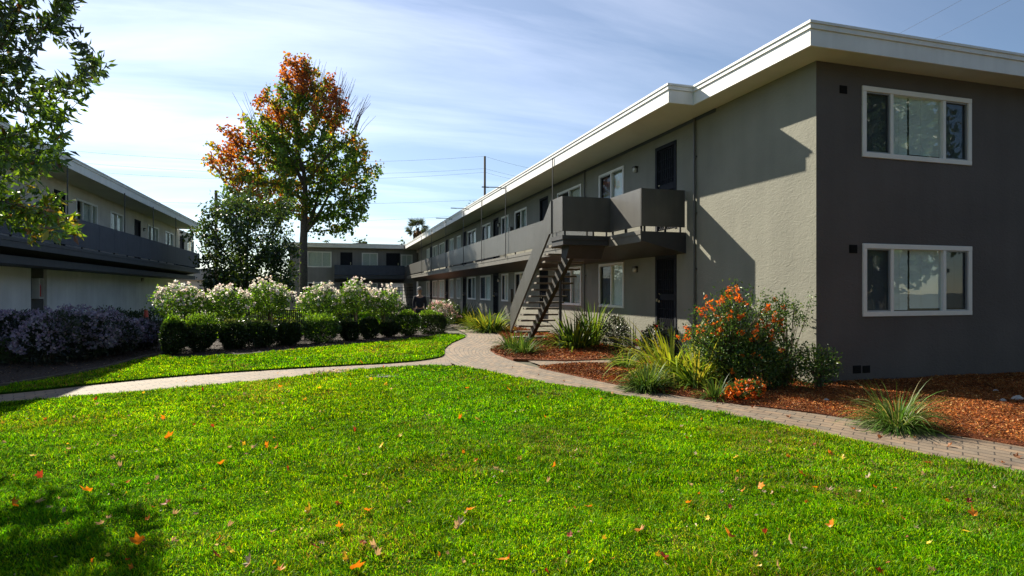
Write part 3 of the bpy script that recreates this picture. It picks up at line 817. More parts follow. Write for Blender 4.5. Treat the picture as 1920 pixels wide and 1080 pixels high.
# balcony: deck, rails, rods
XB = 6.95
ydk0, ydk1 = 12.55, 56.6
def deck(parent, x_out, x_in, y0, y1, mat, sgn=1, zb=2.55):
    d = MB()
    d.prism_y([(x_out, 2.83), (x_out, 3.05), (x_in, 3.05), (x_in, zb)], y0, y1)
    o = d.build('balcony_deck', M[mat], parent); mat = 'deck_lip_sunlit' if mat == 'deck' else mat
    f = MB(); f.box(x_out - 0.03 * sgn, x_out - 0.002 * sgn, y0 - 0.02, y1, 2.975, 3.072); f.box(x_out - 0.016 * sgn, x_out - 0.0025 * sgn, y0 - 0.01, y1, 2.80, 2.972)
    f.build('deck_edge', M[mat], o)
    return o
deck(bld, XB, XR - 0.004, ydk0, ydk1, 'deck')
land = MB(); land.box(5.66, XB - 0.032, 14.2, 15.0, 2.83, 3.05); land.box(5.63, XB - 0.034, 14.17, 15.02, 2.965, 3.068)
land.prism_x([(14.35, 2.826), (14.9, 2.826), (14.9, 2.55), (14.6, 2.5)], 5.9, XB - 0.05)
land.build('stair_landing', M['deck'], bld)
def panels(mb, axis, c0, c1, a, b, n):
    for i in range(n):
        u0 = a + (b - a) * i / n + 0.003; u1 = a + (b - a) * (i + 1) / n - 0.003
        if axis == 'y': mb.box(c0, c1, u0, u1, 3.17, 4.05)
        else: mb.box(u0, u1, c0, c1, 3.17, 4.05)
rl = MB()
panels(rl, 'x', 12.55, 12.585, XB, XR - 0.03, 1)
panels(rl, 'y', XB, XB + 0.035, 12.59, 14.16, 1)
panels(rl, 'x', 14.165, 14.2, 5.665, XB + 0.034, 1)
panels(rl, 'y', 5.63, 5.664, 14.165, 14.9, 1)
panels(rl, 'y', XB, XB + 0.035, 15.25, 56.5, 17)
rail = rl.build('balcony_rail', M['rail'], bld)
pst = MB()
for y in list(np.arange(15.3, 56, 2.43)) + [12.62, 13.4, 14.1]: pst.box(XB + 0.036, XB + 0.076, y, y + 0.04, 3.05, 4.0)
for x in (5.7, 6.3, 6.85): pst.box(x, x + 0.04, 14.201, 14.24, 3.05, 4.0)
for x in (7.05, 7.6, 8.0): pst.box(x, x + 0.04, 12.587, 12.625, 3.05, 4.0)
pst.build('rail_post', M['stringer'], rail)
for px in (1036.3, 948, 903, 869, 836, 809, 790):
    y = on_x(px, 6.875); b = MB(); b.tube([(6.875, y, 3.0), (6.875, y, 5.93)], 0.017, 6)
    b.build('hanger_rod', M['rod'], bld)
# staircase running down along the building
st = MB(); SL = 0.79; Y0s, Zs = 14.95, 3.05
def zs(y): return Zs - SL * (y - Y0s)
st.prism_x([(14.9, 4.05), (14.9, 3.17), (15.05, 3.17 - 0.0), (18.55, zs(18.55) + 0.20), (18.62, 0.34), (18.62, 1.12)], 5.60, 5.655)
stair = st.build('staircase', M['rail'], bld)
nt = 15
for i in range(nt):
    z = Zs - (i + 1) * Zs / (nt + 1); y = Y0s + (Zs - z) / SL
    b = MB(); b.box(5.66, 6.80, y - 0.16, y + 0.13, z - 0.05, z); b.build('tread', M['stair'], stair, bevel=0.006)
b = MB(); saw = []
for i in range(nt):
    z = Zs - (i + 1) * Zs / (nt + 1); y = Y0s + (Zs - z) / SL
    saw += [(y - 0.13, z - 0.052), (y + 0.10, z - 0.052)]
b.prism_x([(14.8, 2.83)] + saw + [(18.75, 0.0), (18.45, 0.0), (14.8, 2.62)], 6.14, 6.26)
b.build('stringer', M['stringer'], stair)
b = MB(); b.tube([(6.2, 15.75, 0.0), (6.2, 15.75, 2.12)], 0.04, 10); b.box(6.1, 6.3, 15.65, 15.85, 0, 0.03); b.build('support_post', M['stringer'], stair)

# ------------------------------------------------------------------ pale building on the other side
YL0, YL1 = 17.2, 43.0
lb = empty('apartment_building', (XL, YL0, 0), 'pale cream apartment block with a long dark blue balcony behind purple shrubs', 'apartment building')
Lp = Plane('x', XL, -1)
def yL(px): return on_x(px, XL)
lw_ = [(143, 181), (207, 230), (277, 296), (310, 323.5), (351.5, 363)]
ld_ = [(102, 121), (252.5, 263), (337.5, 344.5)]
hl = []; kl = []
for a, b_ in lw_: h = (yL(a), yL(b_), 4.02, 5.2); hl.append(h); kl.append(('w', h))
for a, b_ in ld_: h = (yL(a), yL(b_), 3.2, 5.25); hl.append(h); kl.append(('d', h))
wu = wall_mesh(Lp, YL0, YL1, 2.62, Z_SOF + 0.02, hl)
wu.box(XL - 9, XL - 0.19, YL0, YL0 + 0.2, -0.05, Z_SOF + 0.02); wu.box(XL - 9, XL - 0.19, YL1 - 0.2, YL1, -0.05, Z_SOF + 0.02); wu.box(XL - 9, XL - 8.8, YL0 + 0.2, YL1 - 0.2, -0.05, Z_SOF + 0.02)
wu.build('upper_wall', M['wall_cream'], lb)
rec = (yL(58), yL(88), 0.1, 2.45)
wl_ = wall_mesh(Lp, YL0, YL1, -0.05, 2.60, [rec], 0.5)
wl_.build('lower_wall', M['wall_pale'], lb)
b = MB(); Lp.box(b, rec[0] + 0.002, rec[1] - 0.002, 0.10, 0.15, 0.1, 2.449); rc = b.build('recess_door', M['door_grey'], lb)
# extinguisher cabinet in the recess
ym = yL(70); zc_ = zpt(541, XL, ym)
b = MB(); Lp.box(b, ym - 0.16, ym + 0.2, -0.12, 0.098, zc_ - 0.34, zc_ - 0.31); Lp.box(b, ym - 0.16, ym + 0.2, -0.12, 0.098, zc_ + 0.31, zc_ + 0.34)
Lp.box(b, ym - 0.16, ym - 0.13, -0.119, 0.097, zc_ - 0.309, zc_ + 0.309); Lp.box(b, ym + 0.17, ym + 0.2, -0.119, 0.097, zc_ - 0.309, zc_ + 0.309); Lp.box(b, ym - 0.129, ym + 0.169, 0.08, 0.097, zc_ - 0.309, zc_ + 0.309)
cab = b.build('extinguisher_cabinet', M['white_box'], lb)
b = MB(); c = Lp.p(ym + 0.02, -0.02, zc_ - 0.27); b.lathe(c, [(0.07, 0), (0.075, 0.02), (0.075, 0.36), (0.05, 0.42), (0.025, 0.44), (0.025, 0.5)], 14)
b.build('fire_extinguisher', M['ext_red'], cab, smooth=True)
for k, h in kl:
    if k == 'w': window(lb, Lp, *h, bars=(0.5,) if h[1] - h[0] < 2.0 else (0.3, 0.75), cover='curtain', cover_span=(0.45, 1.0), slats=16, trim=0.06)
    else: door(lb, Lp, *h, handle_side=-1)
wall_lamp(lb, Lp, yL(269), 4.9); wall_lamp(lb, Lp, yL(265), 2.25)
flat_roof(lb, [(XL - 9.6, YL0 - 0.6), (-8.1, YL0 - 0.6), (-8.1, YL1 + 0.5), (XL - 9.6, YL1 + 0.5)])
XLB = -7.95
deck(lb, XLB, XL + 0.004, YL0, YL1, 'deck_dark', -1)
rl = MB(); n = 16
for i in range(n):
    u0 = YL0 + (YL1 - YL0) * i / n + 0.004; u1 = YL0 + (YL1 - YL0) * (i + 1) / n - 0.004
    rl.box(XLB - 0.035, XLB, u0, u1, 3.13, 4.05)
rl.box(XL + 0.002, XLB - 0.037, YL1 - 0.04, YL1, 3.13, 4.05); rl.box(XL + 0.002, XLB - 0.037, YL0, YL0 + 0.04, 3.13, 4.05)
rail = rl.build('balcony_rail', M['rail_dark'], lb)
b = MB()
for y in np.arange(YL0 + 0.2, YL1, 1.6): b.box(XLB - 0.08, XLB - 0.038, y, y + 0.04, 3.05, 4.0)
b.build('rail_post', M['stringer'], rail)
for px in (130.6, 237, 290, 332, 363):
    y = on_x(px, -8.0); b = MB(); b.tube([(-8.06, y, 3.9), (-8.06, y, 5.7)], 0.02, 6); b.build('hanger_rod', M['rod'], lb)
# deep beam below the balcony
b = MB(); b.box(XL + 0.003, XLB - 0.25, YL0 + 0.05, YL1 - 0.05, 2.40, 2.62); b.build('balcony_beam', M['deck_dark'], lb)
rm = MB(); rm.box(XL - 4, XL - 3.9, YL0 + 0.3, YL1 - 0.3, 2.9, 5.6); rm.box(XL - 8.7, XL - 0.2, YL0 + 0.25, YL1 - 0.25, 2.75, 2.9); rm.build('room_wall', M['room'], lb)

# ------------------------------------------------------------------ far building closing the courtyard
fb = empty('apartment_building', (2, YB, 0), 'dark grey apartment block across the end of the courtyard with one short balcony', 'apartment building')
Bp = Plane('y', YB, 1)
def xB(px): return on_y(px, YB)
XB0 = xB(543)
hb = []; kb = []
for a, b_, za, zb, bars in ((578, 620, 3.95, 5.25, (0.62,)), (680, 707, 3.95, 5.2, (0.5,)), (753, 772, 4.1, 5.1, (0.5,)), (578, 619, 0.9, 2.4, (0.6,)), (680, 707, 0.95, 2.35, (0.5,))):
    h = (xB(a), xB(b_), za, zb); hb.append(h); kb.append(('w', h, bars))
for a, b_ in ((639, 660), (725, 749)): h = (xB(a), xB(b_), 3.2, 5.25); hb.append(h); kb.append(('d', h, None))
h = (xB(639), xB(660), 0.1, 2.35); hb.append(h); kb.append(('d', h, None))
gate_h = (xB(722), xB(775), -0.04, 2.4)
wb = wall_mesh(Bp, XB0, XR - 0.01, -0.05, Z_SOF + 0.02, hb + [gate_h], 0.2)
wb.box(XB0, XB0 + 0.2, YB + 0.21, YB + 9, -0.05, Z_SOF); 
wb.box(XB0 + 0.21, gate_h[0] - 0.05, YB + 8.8, YB + 9, -0.05, Z_SOF)
wb.box(gate_h[0] - 0.2, gate_h[0] - 0.02, YB + 0.21, YB + 8.79, -0.05, 2.7); wb.box(gate_h[1] + 0.02, gate_h[1] + 0.2, YB + 0.21, YB + 8.79, -0.05, 2.7)
wb.box(XB0 + 0.21, XR + 3, YB + 0.21, YB + 8.79, 2.71, 2.95); wb.box(XB0 + 0.21, XR + 3, YB + 3, YB + 3.1, 2.96, 5.6); wb.box(XB0 + 0.21, gate_h[0] - 0.3, YB + 3, YB + 3.1, -0.05, 2.6)
wb.build('wall', M['wall_far'], fb)
for k, h, bars in kb:
    if k == 'w': window(fb, Bp, *h, bars=bars, cover='curtain', cover_span=(0, 1) if h[2] > 2 else (0.2, 1), slats=12, trim=0.08)
    else: door(fb, Bp, *h)
flat_roof(fb, [(XB0 - 0.5, YB - 0.95), (6.8, YB - 0.95), (6.8, YEND + 0.36), (XR + 6, YEND + 0.36), (XR + 6, YB + 9.4), (XB0 - 0.5, YB + 9.4)])
d = MB(); xb0, xb1 = on_y(627, YB - 1.25), XB - 0.1
d.prism_x([(YB - 1.25, 2.80), (YB - 1.25, 3.05), (YB - 0.004, 3.05), (YB - 0.004, 2.5)][::-1], xb0, xb1); dk = d.build('balcony_deck', M['deck_dark'], fb)
b = MB(); b.box(xb0 - 0.02, xb1, YB - 1.28, YB - 1.252, 2.96, 3.08); b.build('deck_edge', M['deck_dark'], dk)
b = MB(); b.box(xb0, xb1, YB - 1.25, YB - 1.215, 3.14, 4.05); b.box(xb0, xb0 + 0.04, YB - 1.213, YB - 0.02, 3.14, 4.05); b.build('balcony_rail', M['rail_dark'], fb)
# iron gate in the passage below the balcony
gt = MB(); y = YB + 0.05
for x in np.arange(gate_h[0] + 0.05, gate_h[1], 0.16): gt.box(x, x + 0.02, y, y + 0.02, 0.0, 2.0)
for z in (0.1, 1.0, 1.35, 1.7, 2.0): gt.box(gate_h[0], gate_h[1], y + 0.021, y + 0.04, z, z + 0.04)
gt.build('iron_gate', M['iron'], fb)

# neighbour house and fence glimpsed past the far building
nh = empty('house', (-14, 78, 0), 'pale neighbouring house with a low roof behind the dark tree', 'house')
b = MB(); b.box(-24, -4.2, 78, 88, -0.05, 3.0); b.build('wall', M['wall_cream'], nh)
b = MB(); b.prism_y([(-25, 2.95), (-3.4, 2.95), (-14, 4.3)], 77.3, 88.7); b.build('roof', M['roof_top'], nh)
fn = empty('wooden_fence', (-8, 66, 0), 'reddish brown board fence between the pale block and the far grey block', 'fence')
b = MB()
for x in np.arange(-14, -3.9, 0.16): b.box(x, x + 0.15, 66, 66.025, 0.0, 1.9 + 0.01 * rng.normal())
b.build('board_panel', M['red_wood'], fn)
b = MB()
for x in np.arange(-14, -3.8, 2.4): b.box(x, x + 0.1, 66.03, 66.13, 0, 1.95)
b.box(-14, -3.9, 66.028, 66.06, 0.4, 0.49); b.box(-14, -3.9, 66.028, 66.06, 1.5, 1.59); b.build('post', M['red_wood'], fn)
ah = empty('house', (8, 82, 0), 'white walled house seen through the iron gate of the passage', 'house')
hp = Plane('y', 82, 1); hh = [(x, x + 1.0, 1.0, 2.2) for x in (4.6, 6.4, 8.2, 10.0)]
wh = wall_mesh(hp, 2, 14, -0.05, 3.2, hh); wh.box(2, 14, 82.2, 90, -0.05, 3.19); wh.build('wall', M['wall_cream'], ah)
for h in hh: window(ah, hp, *h, cover=None, trim=0.07)
b = MB(); b.prism_y([(1.4, 3.19), (14.6, 3.19), (8, 4.4)], 81.4, 90.4); b.build('roof', M['roof_top'], ah)

# ------------------------------------------------------------------ trees
def colonize(attr, trunk, step, kill, infl, iters=140, bias=(0, 0, 0.0)):
    """Space colonization: branches grow towards scattered crown points."""
    pos = [np.array(p, float) for p in trunk]; par = [-1] + list(range(len(trunk) - 1))
    A = np.array(attr); alive = np.ones(len(A), bool)
    nd = np.full(len(A), 1e9); ni = np.zeros(len(A), int)
    def upd(i0):
        for i in range(i0, len(pos)):
            d = np.linalg.norm(A - pos[i], axis=1); m = d < nd; nd[m] = d[m]; ni[m] = i
    upd(0); bias = np.array(bias)
    for _ in range(iters):
        act = alive & (nd < infl)
        if not act.any(): break
        i0 = len(pos)
        for k in np.unique(ni[act]):
            m = act & (ni == k)
            v = unit(A[m] - pos[k]).sum(0) + bias + 0.15 * rng.normal(size=3)
            nrm = np.linalg.norm(v)
            if nrm < 1e-3: continue
            q = pos[k] + v / nrm * step
            pos.append(q); par.append(int(k))
        if len(pos) == i0: break
        upd(i0)
        alive &= nd > kill
        if len(pos) > 5200: break
    return np.array(pos), np.array(par)
def tree_radii(pos, par, tip, base, power=2.35):
    n = len(pos); acc = np.zeros(n); kids = np.zeros(n, int)
    for i in range(n):
        if par[i] >= 0: kids[par[i]] += 1
    acc[kids == 0] = 1.0
    for i in range(n - 1, 0, -1): acc[par[i]] += acc[i]
    r_ = tip * np.maximum(acc, 1) ** (1 / power)
    r_ = np.minimum(r_, base)
    return r_, kids
def branch_mesh(name, pos, par, rad, mat, parent, sides=6, minr=0.0, flare=None):
    idx = np.array([i for i in range(1, len(pos)) if rad[i] >= minr])
    p0 = pos[par[idx]]; p1 = pos[idx]; r0 = np.minimum(rad[par[idx]], rad[idx] * 1.5); r1 = rad[idx]
    t = unit(p1 - p0); ref = np.where(np.abs(t[:, :1]) < 0.8, [[1.0, 0, 0]], [[0, 1.0, 0]])
    a = unit(np.cross(t, ref)); b = np.cross(t, a)
    th = np.arange(sides) * 2 * math.pi / sides
    ring = a[:, None, :] * np.cos(th)[None, :, None] + b[:, None, :] * np.sin(th)[None, :, None]
    V = np.concatenate([p0[:, None] + ring * r0[:, None, None], p1[:, None] + ring * r1[:, None, None]], 1).reshape(-1, 3)
    base = (np.arange(len(idx)) * 2 * sides)[:, None]
    k = np.arange(sides); k2 = (k + 1) % sides
    F = np.stack([base + k, base + k2, base + sides + k2, base + sides + k], -1).reshape(-1, 4)
    return np_mesh(name, V, [F], mat, parent, smooth=True)

# tall maple turning colour; crown outline read as half-widths (metres) at each height
def maple():
    d = 49.0; base = P(569, CYP, d); base[2] = 0
    root = empty('maple_tree', tuple(base), 'tall maple turning orange at the top, standing by the far grey block', 'tree')
    k = d / FOC
    right = np.array([CS, -SN, 0]); fwd = np.array([SN, CS, 0])
    rows = [(105, 543, 553), (125, 537, 585), (150, 527, 628), (180, 520, 640), (205, 500, 648), (230, 475, 660), (255, 440, 672), (270, 418, 690), (290, 402, 700),
            (310, 415, 712), (330, 425, 705), (350, 425, 700), (370, 430, 695), (390, 440, 692), (410, 470, 690), (430, 625, 660)]
    rows = [(r0, l, r1) for r0, l, r1 in rows]
    pys = np.array([r0[0] for r0 in rows]); Ls = np.array([r0[1] for r0 in rows]); Rs = np.array([r0[2] for r0 in rows])
    lump = rnd_dirs(60)
    pts = []
    cl = 0
    while cl < 215:                               # foliage hangs in separate upright clumps with sky between them
        py = rng.uniform(103, 436) if cl > 60 else rng.uniform(240, 410); l = np.interp(py, pys, Ls); r1 = np.interp(py, pys, Rs)
        px = rng.uniform(l, r1)
        half = max((r1 - l) / 2, 8); q = (px - (l + r1) / 2) / half
        dep = rng.uniform(-1, 1) * math.sqrt(max(0.05, 1 - q * q)) * min(half, 120)
        if py > 372 and 525 < px < 622 and rng.random() < 0.7: continue
        p = base + right * (px - 569) * k + fwd * dep * k * 0.85; p[2] = EYE + (CYP - py) * k
        cl += 1; sz = rng.uniform(0.35, 0.85); m_ = int(14 * sz / 0.5)
        out = unit((p - (base + [0, 0, 8]))[None])[0]
        for t_ in range(m_):
            a_ = rng.normal()
            q3 = p + rng.normal(size=3) * sz * 0.5 + out * a_ * sz * 0.8 + np.array([0, 0, 1.0]) * a_ * sz
            qy = CYP - (q3[2] - EYE) / k; qx = 569 + ((q3 - base) @ right) / k
            if 106 < qy < 442 and np.interp(qy, pys, Ls) - 6 < qx < np.interp(qy, pys, Rs) + 6: pts.append(q3)
    def tp(px, py, off=0): q = base + right * (px - 569) * k + fwd * off; q[2] = EYE + (CYP - py) * k; return q
    trunk = [tuple(base), tp(569, 570), tp(569, 540), tp(569, 510), tp(569, 480), tp(569, 455), tp(570, 435), tp(570, 415), tp(571, 398), tp(572, 380), tp(572, 362), tp(572, 345), tp(570, 325)]
    pos = [np.array(p) for p in trunk]; 
    pos, par = colonize(pts, pos, 0.42, 0.62, 5.5, 120, (0, 0, 0.25))
    rad, kids = tree_radii(pos, par, 0.016, 0.36, 2.15)
    for i, rr in enumerate((0.42, 0.37, 0.34, 0.33, 0.32, 0.31, 0.30, 0.28, 0.26, 0.24, 0.22, 0.2, 0.17)): rad[i] = max(rr, 0)
    branch_mesh('trunk', pos, par, rad, M['bark'], root, 7)
    # the two limbs that fork off low on the right
    b = MB(); b.tube([tp(571, 436), tp(583, 410), tp(592, 385), tp(598, 360)], [0.19, 0.16, 0.13, 0.09], 8); b.tube([tp(572, 436), tp(590, 415), tp(603, 392), tp(612, 374), tp(625, 352)], [0.17, 0.15, 0.12, 0.1, 0.06], 8)
    b.tube([tp(569, 345), tp(556, 318), tp(541, 296), tp(525, 270)], [0.18, 0.15, 0.12, 0.07], 8); b.tube([tp(571, 350), tp(590, 320), tp(612, 295), tp(630, 275)], [0.17, 0.14, 0.11, 0.06], 8)
    b.build('limb', M['bark'], root, smooth=True)
    # bare twigs poking out of the top
    b = MB()
    for i in range(95):
        px = rng.uniform(575, 668) if i < 66 else rng.uniform(470, 560); py = np.interp(px, [470, 520, 560, 600, 640, 680], [255, 200, 170, 160, 190, 240]); off = rng.uniform(-1.5, 1.5)
        lean = (px - 566) / 110 * 30 + rng.normal() * 7; hgt = rng.uniform(36, 78)
        a0 = tp(px, py + 25, off); a2 = tp(px + lean, py + 25 - hgt, off * 1.2); a1 = (a0 + a2) / 2 + right * rng.normal() * 0.08 - right * lean * k * 0.12
        b.tube([a0, a1, a2], [0.024, 0.016, 0.008], 4, caps=False)
    b.build('bare_twig', M['twig'], root)
    # leaves near the thin branches
    thin = np.where((rad < 0.052) & (np.arange(len(pos)) > 14))[0]
    per = 19
    idx = np.repeat(thin, per); n = len(idx)
    C = pos[idx] + rng.normal(size=(n, 3)) * [0.17, 0.17, 0.20]
    C[:, 2] += 0.02
    D = unit(rnd_dirs(n) + [0, 0, -0.5])
    pxs = 569 + ((C - base) @ right) / k; pys_ = CYP - (C[:, 2] - EYE) / k
    # turning colour: orange and rust at the top and left, green low and on the right
    t = np.clip((330 - pys_) / 190, 0, 1) * 0.95 + np.clip((545 - pxs) / 130, 0, 1) * 0.45 - np.clip((pxs - 610) / 110, 0, 1) * 0.25
    t = t + (vnoise(np.column_stack([pxs, pys_]), 0.035, 6) - 0.5) * 1.9 + rng.normal(size=n) * 0.20 - 0.10
    c = palette(n, [(0.075, 0.155, 0.018), (0.105, 0.195, 0.02), (0.048, 0.105, 0.016)], 0.2)
    m1 = t > 0.26; c[m1] = palette(int(m1.sum()), [(0.24, 0.22, 0.018), (0.32, 0.25, 0.02), (0.16, 0.18, 0.02)], 0.2)
    m2 = t > 0.58; c[m2] = palette(int(m2.sum()), [(0.30, 0.105, 0.016), (0.24, 0.065, 0.016), (0.33, 0.15, 0.02), (0.13, 0.045, 0.022)], 0.22)
    m3 = t > 0.95; c[m3] = palette(int(m3.sum()), [(0.30, 0.085, 0.018), (0.22, 0.055, 0.02), (0.36, 0.13, 0.018)], 0.22)
    s = rng.uniform(0.17, 0.33, n)
    leaf_obj('crown', C, D, s, s * 0.85, c, M['maple'], root)
    return root
maple()

def bushy_tree(name, base, label, cat, env, n_attr, cols, leaf, per, step=0.3, kill=0.42, mat='leaf_dark', trunk_h=1.6, trunk_r=0.12, group=None, spread=0.2, clumpy=0.0):
    """env: (height, radius) profile of the crown."""
    base = np.array(base, float)
    root = empty(name, tuple(base), label, cat, group)
    hs = np.array([e[0] for e in env]); rs = np.array([e[1] for e in env])
    pts = []; lob = rnd_dirs(9); per_c = 14 if clumpy else 1
    while len(pts) < n_attr:
        z = rng.uniform(hs[0], hs[-1]); r_ = np.interp(z, hs, rs); a = rng.uniform(0, 2 * math.pi); q = math.sqrt(rng.random()) * r_
        q *= 0.72 + 0.5 * vnoise(np.array([[a * 1.6 + 7, z * 0.9 + 3]]), 1.0, int(abs(base[0]) * 10) + 2)[0]
        c_ = base + [math.cos(a) * q, math.sin(a) * q, z]
        for _ in range(per_c): pts.append(c_ + rng.normal(size=3) * clumpy)
    nt_ = 6; trunk = [base + [0.05 * math.sin(i), 0.04 * math.cos(i * 1.7), trunk_h * i / (nt_ - 1)] for i in range(nt_)]
    pos, par = colonize(pts, trunk, step, kill, 4.0, 90, (0, 0, 0.1))
    rad, kids = tree_radii(pos, par, 0.012, trunk_r, 2.2)
    for i in range(nt_): rad[i] = trunk_r * (1.15 - 0.06 * i)
    branch_mesh('trunk', pos, par, rad, M['bark'], root, 6)
    thin = np.where(rad < 0.05)[0]; thin = thin[thin >= nt_]
    idx = np.repeat(thin, per); n = len(idx)
    C = pos[idx] + rng.normal(size=(n, 3)) * spread
    D = unit(rnd_dirs(n) + [0, 0, -0.35])
    s = rng.uniform(leaf * 0.7, leaf * 1.35, n)
    leaf_obj('crown', C, D, s, s * 0.55, palette(n, cols, 0.25), M[mat], root)
    return root
dark_cols = [(0.030, 0.060, 0.016), (0.042, 0.080, 0.020), (0.022, 0.045, 0.014), (0.065, 0.10, 0.024)]
q = P(463, CYP, 33)
bushy_tree('evergreen_tree', (q[0], q[1], 0), 'dense dark green broadleaf tree at the end of the blue balcony', 'tree',
           [(0.9, 1.5), (1.8, 2.2), (2.8, 2.55), (4.0, 2.55), (5.2, 2.3), (6.0, 1.8), (6.5, 1.3), (6.8, 0.6)], 1500, [(0.032, 0.068, 0.014), (0.050, 0.098, 0.018), (0.024, 0.048, 0.012), (0.085, 0.14, 0.024)], 0.19, 22, 0.3, 0.42, 'leaf', 1.2, 0.13, clumpy=0.34)
# small tree tops and a palm beyond the roofs
for px, d, top, wid, lab in ((682, 84, 447, 30, 'small treetop showing over the far roof, wider of two'), (612, 86, 452, 18, 'thin treetop showing over the far roof beside the maple'), (888, 78, 376, 26, 'green treetop showing over the long roof beside the utility pole'), (757, 92, 447, 12, 'slim dark treetop over the far roof below the palm')):
    q = P(px, CYP, d); zt = EYE + (CYP - top) * d / FOC; w_ = wid * d / FOC
    bushy_tree('distant_tree', (q[0], q[1], 0), lab, 'tree', [(zt * 0.45, w_ * 0.6), (zt * 0.7, w_ * 0.9), (zt * 0.9, w_ * 0.6), (zt, w_ * 0.15)], 130, [(0.045, 0.075, 0.025), (0.06, 0.09, 0.03), (0.05, 0.06, 0.03)], 0.5, 10, 0.5, 0.7, 'leaf_dark', zt * 0.4, 0.2, spread=0.35, group='treetops beyond the roofs')
def palm(px, py, d):
    q = P(px, py, d); root = empty('palm_tree', (q[0], q[1], 0), 'fan palm rising beyond the roof corner', 'tree')
    b = MB(); b.tube([(q[0], q[1], 0), (q[0] + 0.1, q[1], q[2] * 0.5), (q[0], q[1], q[2])], [0.35, 0.28, 0.25], 8); b.build('trunk', M['bark'], root, smooth=True)
    Cs = []; Ds = []; Ss = []
    for i in range(44):
        a = rng.uniform(0, 2 * math.pi); e = math.asin(rng.uniform(-0.55, 1.0))
        ax = np.array([math.cos(a) * math.cos(e), math.sin(a) * math.cos(e), math.sin(e)])
        hub = np.array(q) + ax * rng.uniform(0.7, 1.35)
        sd = unit(np.cross(ax, rng.normal(size=3))[None])[0]
        for k in range(13):
            th = (k - 6) / 6 * 1.25
            dd = unit((ax * math.cos(th) + sd * math.sin(th) + [0, 0, -0.12])[None])[0]
            Cs.append(hub); Ds.append(dd); Ss.append(rng.uniform(0.75, 1.1))
    leaf_obj('crown', np.array(Cs), np.array(Ds), np.array(Ss), 0.075, palette(len(Cs), [(0.05, 0.075, 0.03), (0.07, 0.09, 0.035), (0.035, 0.055, 0.025)], 0.2), M['leaf_dark'], root)
    n = 260; ang = rng.uniform(0, 6.28, n); C = np.column_stack([q[0] + 0.4 * np.cos(ang), q[1] + 0.4 * np.sin(ang), q[2] - rng.uniform(0.2, 1.6, n)])
    leaf_obj('dead_frond', C, unit(np.column_stack([np.cos(ang) * 0.5, np.sin(ang) * 0.5, -np.ones(n)])), 0.8, 0.12, palette(n, [(0.20, 0.13, 0.06), (0.14, 0.09, 0.04)], 0.2), M['litter'], root)
palm(783, 428, 92)

# unseen trees added behind the camera: they show in the window glass and shade the sky from the end wall
for i, (x, y, h, r_) in enumerate(((-12, -16, 11, 4.2), (-3, -18, 12, 4.5), (6, -15, 12, 4.5), (15, -13, 12, 4.5), (25, -10, 13, 4.2), (36, -15, 16, 4.8))):
    bushy_tree('sky_blocker_tree', (x, y, 0), 'big unseen tree added to block skylight, mirrored in the end wall windows', 'tree', [(2.6, r_ * 0.6), (h * 0.35, r_), (h * 0.75, r_ * 0.9), (h, r_ * 0.3)], 620, dark_cols, 0.6, 30, 0.7, 1.0, 'leaf_dark', 3.0, 0.3, spread=0.6, group='unseen trees added to block skylight')

